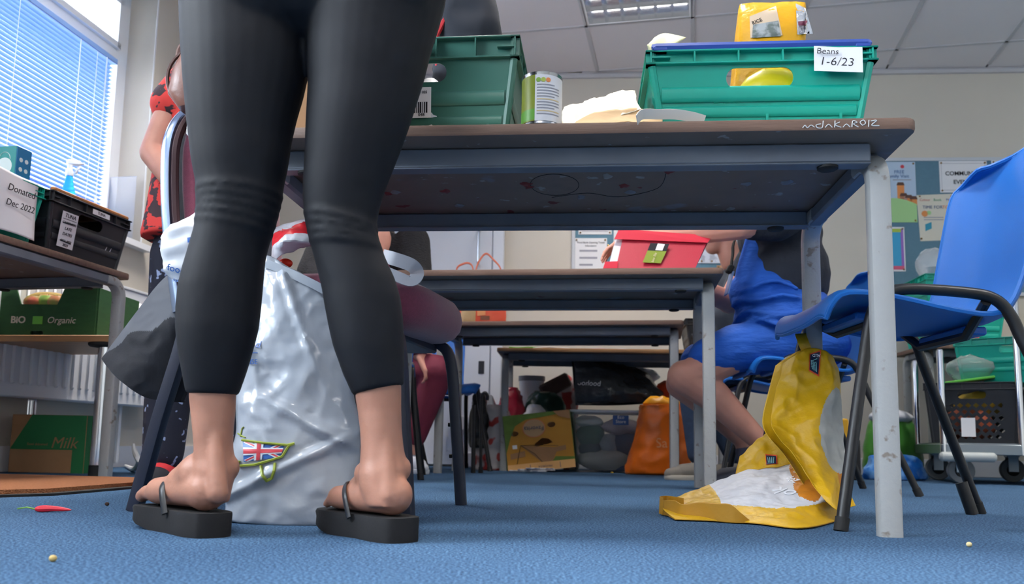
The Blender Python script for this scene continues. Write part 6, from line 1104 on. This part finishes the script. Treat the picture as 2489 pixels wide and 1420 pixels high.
st_(t, -.02, h_*.22, 'TIME FOR', .028, mat('kids_navy', '#2f4a7c', .6)); st_(t, w_*.34, h_*.22, 'TOTS', .028, mat('kids_or', '#d9703a', .6)); pl(t, [(-w_*.32, -h_*.30), (-.03, -h_*.24), (-.03, -h_*.10), (-w_*.32, -h_*.15)], mat('poster_teal', '#2f8fa8', .6), -.001); lines(t, -w_*.35, w_*.2, (h_*.0, h_*-.05), gp, .005); pl(t, ring_(.02, -w_*.32, h_*.08, 8), orp, -.001); pl(t, ring_(.014, -w_*.2, h_*.1, 8), pg, -.001)
# ------------------------------------------------------------------ right background: table, bags, trolley and crates
T5 = table('plain table standing at the right behind the crate trolley', (2.235, 4.50), math.radians(4.3), 1.2, .5, .72, right=False)
for (x, c, l) in ((-.52, '#3f6a55', 'dark green carton on the table behind the trolley'), (-.38, '#9c3a48', 'dark red carton on the table behind the trolley')):
    o = obj('carton', B().box((.10 if x > -.5 else .15, .12, .06), (0, 0, .03), None, .004), mat('carton_'+c[1:], c, .7), None, loc=wm(T5)@Vector((x+.02, -.15, .7205)), rot=(0, 0, -.05)); tag(o, l, 'carton')
heap('carrier_bag', 'green and white carrier bag on the floor behind the chair legs', 'bag', 2168, 1080, 4.66, .15, .09, .36, mat('grass_green_film', '#3c7a2c', .3, var=.35, vs=5), .02, 10, 5, 0, .5)
q = at(2160, 1000, 4.60); o = lump('carrier_bag', 'white plastic bag top folded over the green carrier', 'bag', (q.x+.02, 4.62, .33), (.11, .06, .035), sgl, .02, 14, 4)
heap('carrier_bag', 'bright blue plastic bag lying on the floor by the table leg', 'bag', 2175, 1140, 4.34, .15, .07, .13, mat('bright_blue_film', '#1f6fc9', .35, col2='#6fa6e0', vs=16, thr=(.45, .6)), .02, 18, 7, 0, .6)
kb_ = thing('cable_box', 'small black box with yellow warning label on the floor behind the chairs', 'box', (at(2060, 1150, 4.2).x, 4.25, 0)); obj('case', B().box((.13, .12, .20), (0, 0, .10), None, .006), darkm, kb_); obj('hazard_label', B().box((.05, .001, .05), (.0, -.0608, .05)), mat('cream_tag', '#c9b98a', .6), kb_); obj('yellow_top', B().box((.05, .05, .10), (.0, 0, .252), None, .008), mat('hazard_yellow', '#d9a31c', .5), kb_)
tr_ = thing('crate_trolley', 'chrome pole trolley on castors carrying the black mesh crates', 'trolley', (2.50, 4.15, 0), -math.radians(14)); galv = mat('galvanised_steel', '#8f979c', .3, .9)
obj('base_frame', B().box((.85, .03, .05), (0, -.27, .16), None, .004).box((.85, .03, .05), (0, .27, .16), None, .004).box((.03, .57, .05), (-.41, 0, .16), None, .004).box((.03, .57, .05), (.41, 0, .16), None, .004), galv, tr_); obj('deck', B().box((.82, .54, .006), (0, 0, .187)), galv, tr_)
for x in (-.08, .18, -.41, .41):
    for y in (-.27, .27):
        if x in (-.41, .41) or y < 0: obj('upright_pole', B().lathe([(.014, .135), (.016, .137), (.016, 1.0 if x != -.41 else .62), (.012, 1.01 if x != -.41 else .63)], 14, (x, y, 0)), chrome, tr_)
for x in (-.33, .02, .34):
    for y in (-.22, .22):
        c = obj('castor', B().box((.05, .006, .08), (x, y-.022, .09), None, .003).box((.05, .006, .08), (x, y+.022, .09), None, .003).box((.06, .05, .008), (x, y, .13)), galv, tr_); obj('wheel', B().lathe([(.03, -.016), (.055, -.016), (.06, -.01), (.06, .01), (.055, .016), (.03, .016)], 24, (x, y, .06), (PI/2, 0, 0)), mat('grey_wheel', '#6d7276', .6), c); obj('hub', B().lathe([(.028, -.018), (.03, -.016), (.03, .016), (.028, .018)], 16, (x, y, .06), (PI/2, 0, 0)), darkm, c)
for x0, x1 in ((-.44, -.20), (-.06, .20), (.14, .44)): obj('bumper_roller', B().lathe([(.012, x0), (.022, x0+.01), (.022, x1-.01), (.012, x1)], 14, (0, -.31, .125), (0, PI/2, 0)), mat('pale_bumper', '#a9b0b0', .5), tr_)
def onTr(x, y, z): return wm(tr_)@Vector((x, y, z))
k1 = crate('plastic_crate', 'black open mesh crate at the left end of the trolley', onTr(-.20, .0, .191), -math.radians(32), .40, .36, .29, blk, holder=False, mesh_side=True); k2 = crate('plastic_crate', 'black open mesh crate in the middle of the trolley', onTr(.22, .0, .191), -math.radians(14), .36, .46, .27, blk, holder=False, mesh_side=True)
for k, (x, y, z, r, c, l) in enumerate(((-.24, -.02, .28, (.12, .10, .08), '#a8563c', 'orange packets inside the left mesh crate'), (-.18, .02, .38, (.10, .10, .06), '#c2a23a', 'yellow packet inside the left mesh crate'), (.20, -.04, .29, (.12, .15, .09), '#8a7440', 'brown loaf inside the middle mesh crate'), (.22, -.02, .40, (.12, .14, .05), '#b9a8b8', 'pale packets at the top of the middle mesh crate'))): lump('food_packet', l, 'packet', onTr(x, y, z), r, mat('pack_'+c[1:], c, .5, var=.2, vs=20), .02, 16, k)
o = obj('paper_tag', B().box((.06, .001, .09), (-.02, -.176, .075)), paper, k1)
o = obj('green_board', B().box((.24, .10, .012), (0, 0, 0), (0, math.radians(-7), 0), .003), mat('lime_board', '#57b13c', .5), None, loc=wm(k1)@Vector((-.02, -.12, .302)), rot=(0, 0, -.5)); tag(o, 'lime green tray edge lying on the left mesh crate', 'tray')
o = lump('clear_bag', 'clear plastic bag lying on top of the left mesh crate', 'bag', wm(k1)@Vector((.0, -.06, .36)), (.10, .08, .055), clearmat('clear_film', '#e4ecf2', .16, .05), .04, 14, 3)
crate('plastic_crate', 'green crate stacked behind the left mesh crate', wm(T5)@Vector((-.05, -.30, .491)) if 0 else onTr(.02, .02, .482+.0), -math.radians(38), .50, .40, .22, grn, holder=False, rib=7)
crate('plastic_crate', 'green crate with white scuffs at the right edge on the trolley poles', onTr(.30, -.22, .56), -math.radians(20), .36, .30, .20, grn, holder=False, rib=6)
for k in range(2): crate('plastic_crate', ('lower green crate of the pair stacked on the table behind the trolley', 'upper green crate of the pair with a clear bag on it')[k], wm(T5)@Vector((-.36, .0, .7205+.202*k)), -YB, .40, .34, .20, grn, holder=False)
o = lump('clear_bag', 'clear bag with dark blue print on the stacked green crates', 'bag', wm(T5)@Vector((-.44, -.02, 1.125+.075)), (.09, .07, .075), clearmat('clear_wrap', '#e8eef6', .30, .12), .05, 13, 6); obj('blue_print', B().ell((.02, -.075, .01), (.03, .006, .02), 8, rg=6), mat('navy_print', '#24408c', .4), o)
cw = thing('white_plastic_strip', 'bent white plastic offcut lying by the wall behind the table leg', 'plastic strip', fz(335, 1140)); obj('strip', B().tube(catmull([fz(305, 1132, .01), fz(325, 1140, .012), at(338, 1125, 3.35), at(328, 1100, 3.38), at(324, 1080, 3.4)], 5), [.006+.006*math.sin(PI*i/20) for i in range(21)], 8), mat('white_offcut', '#dfe0e2', .5), cw, world=True)
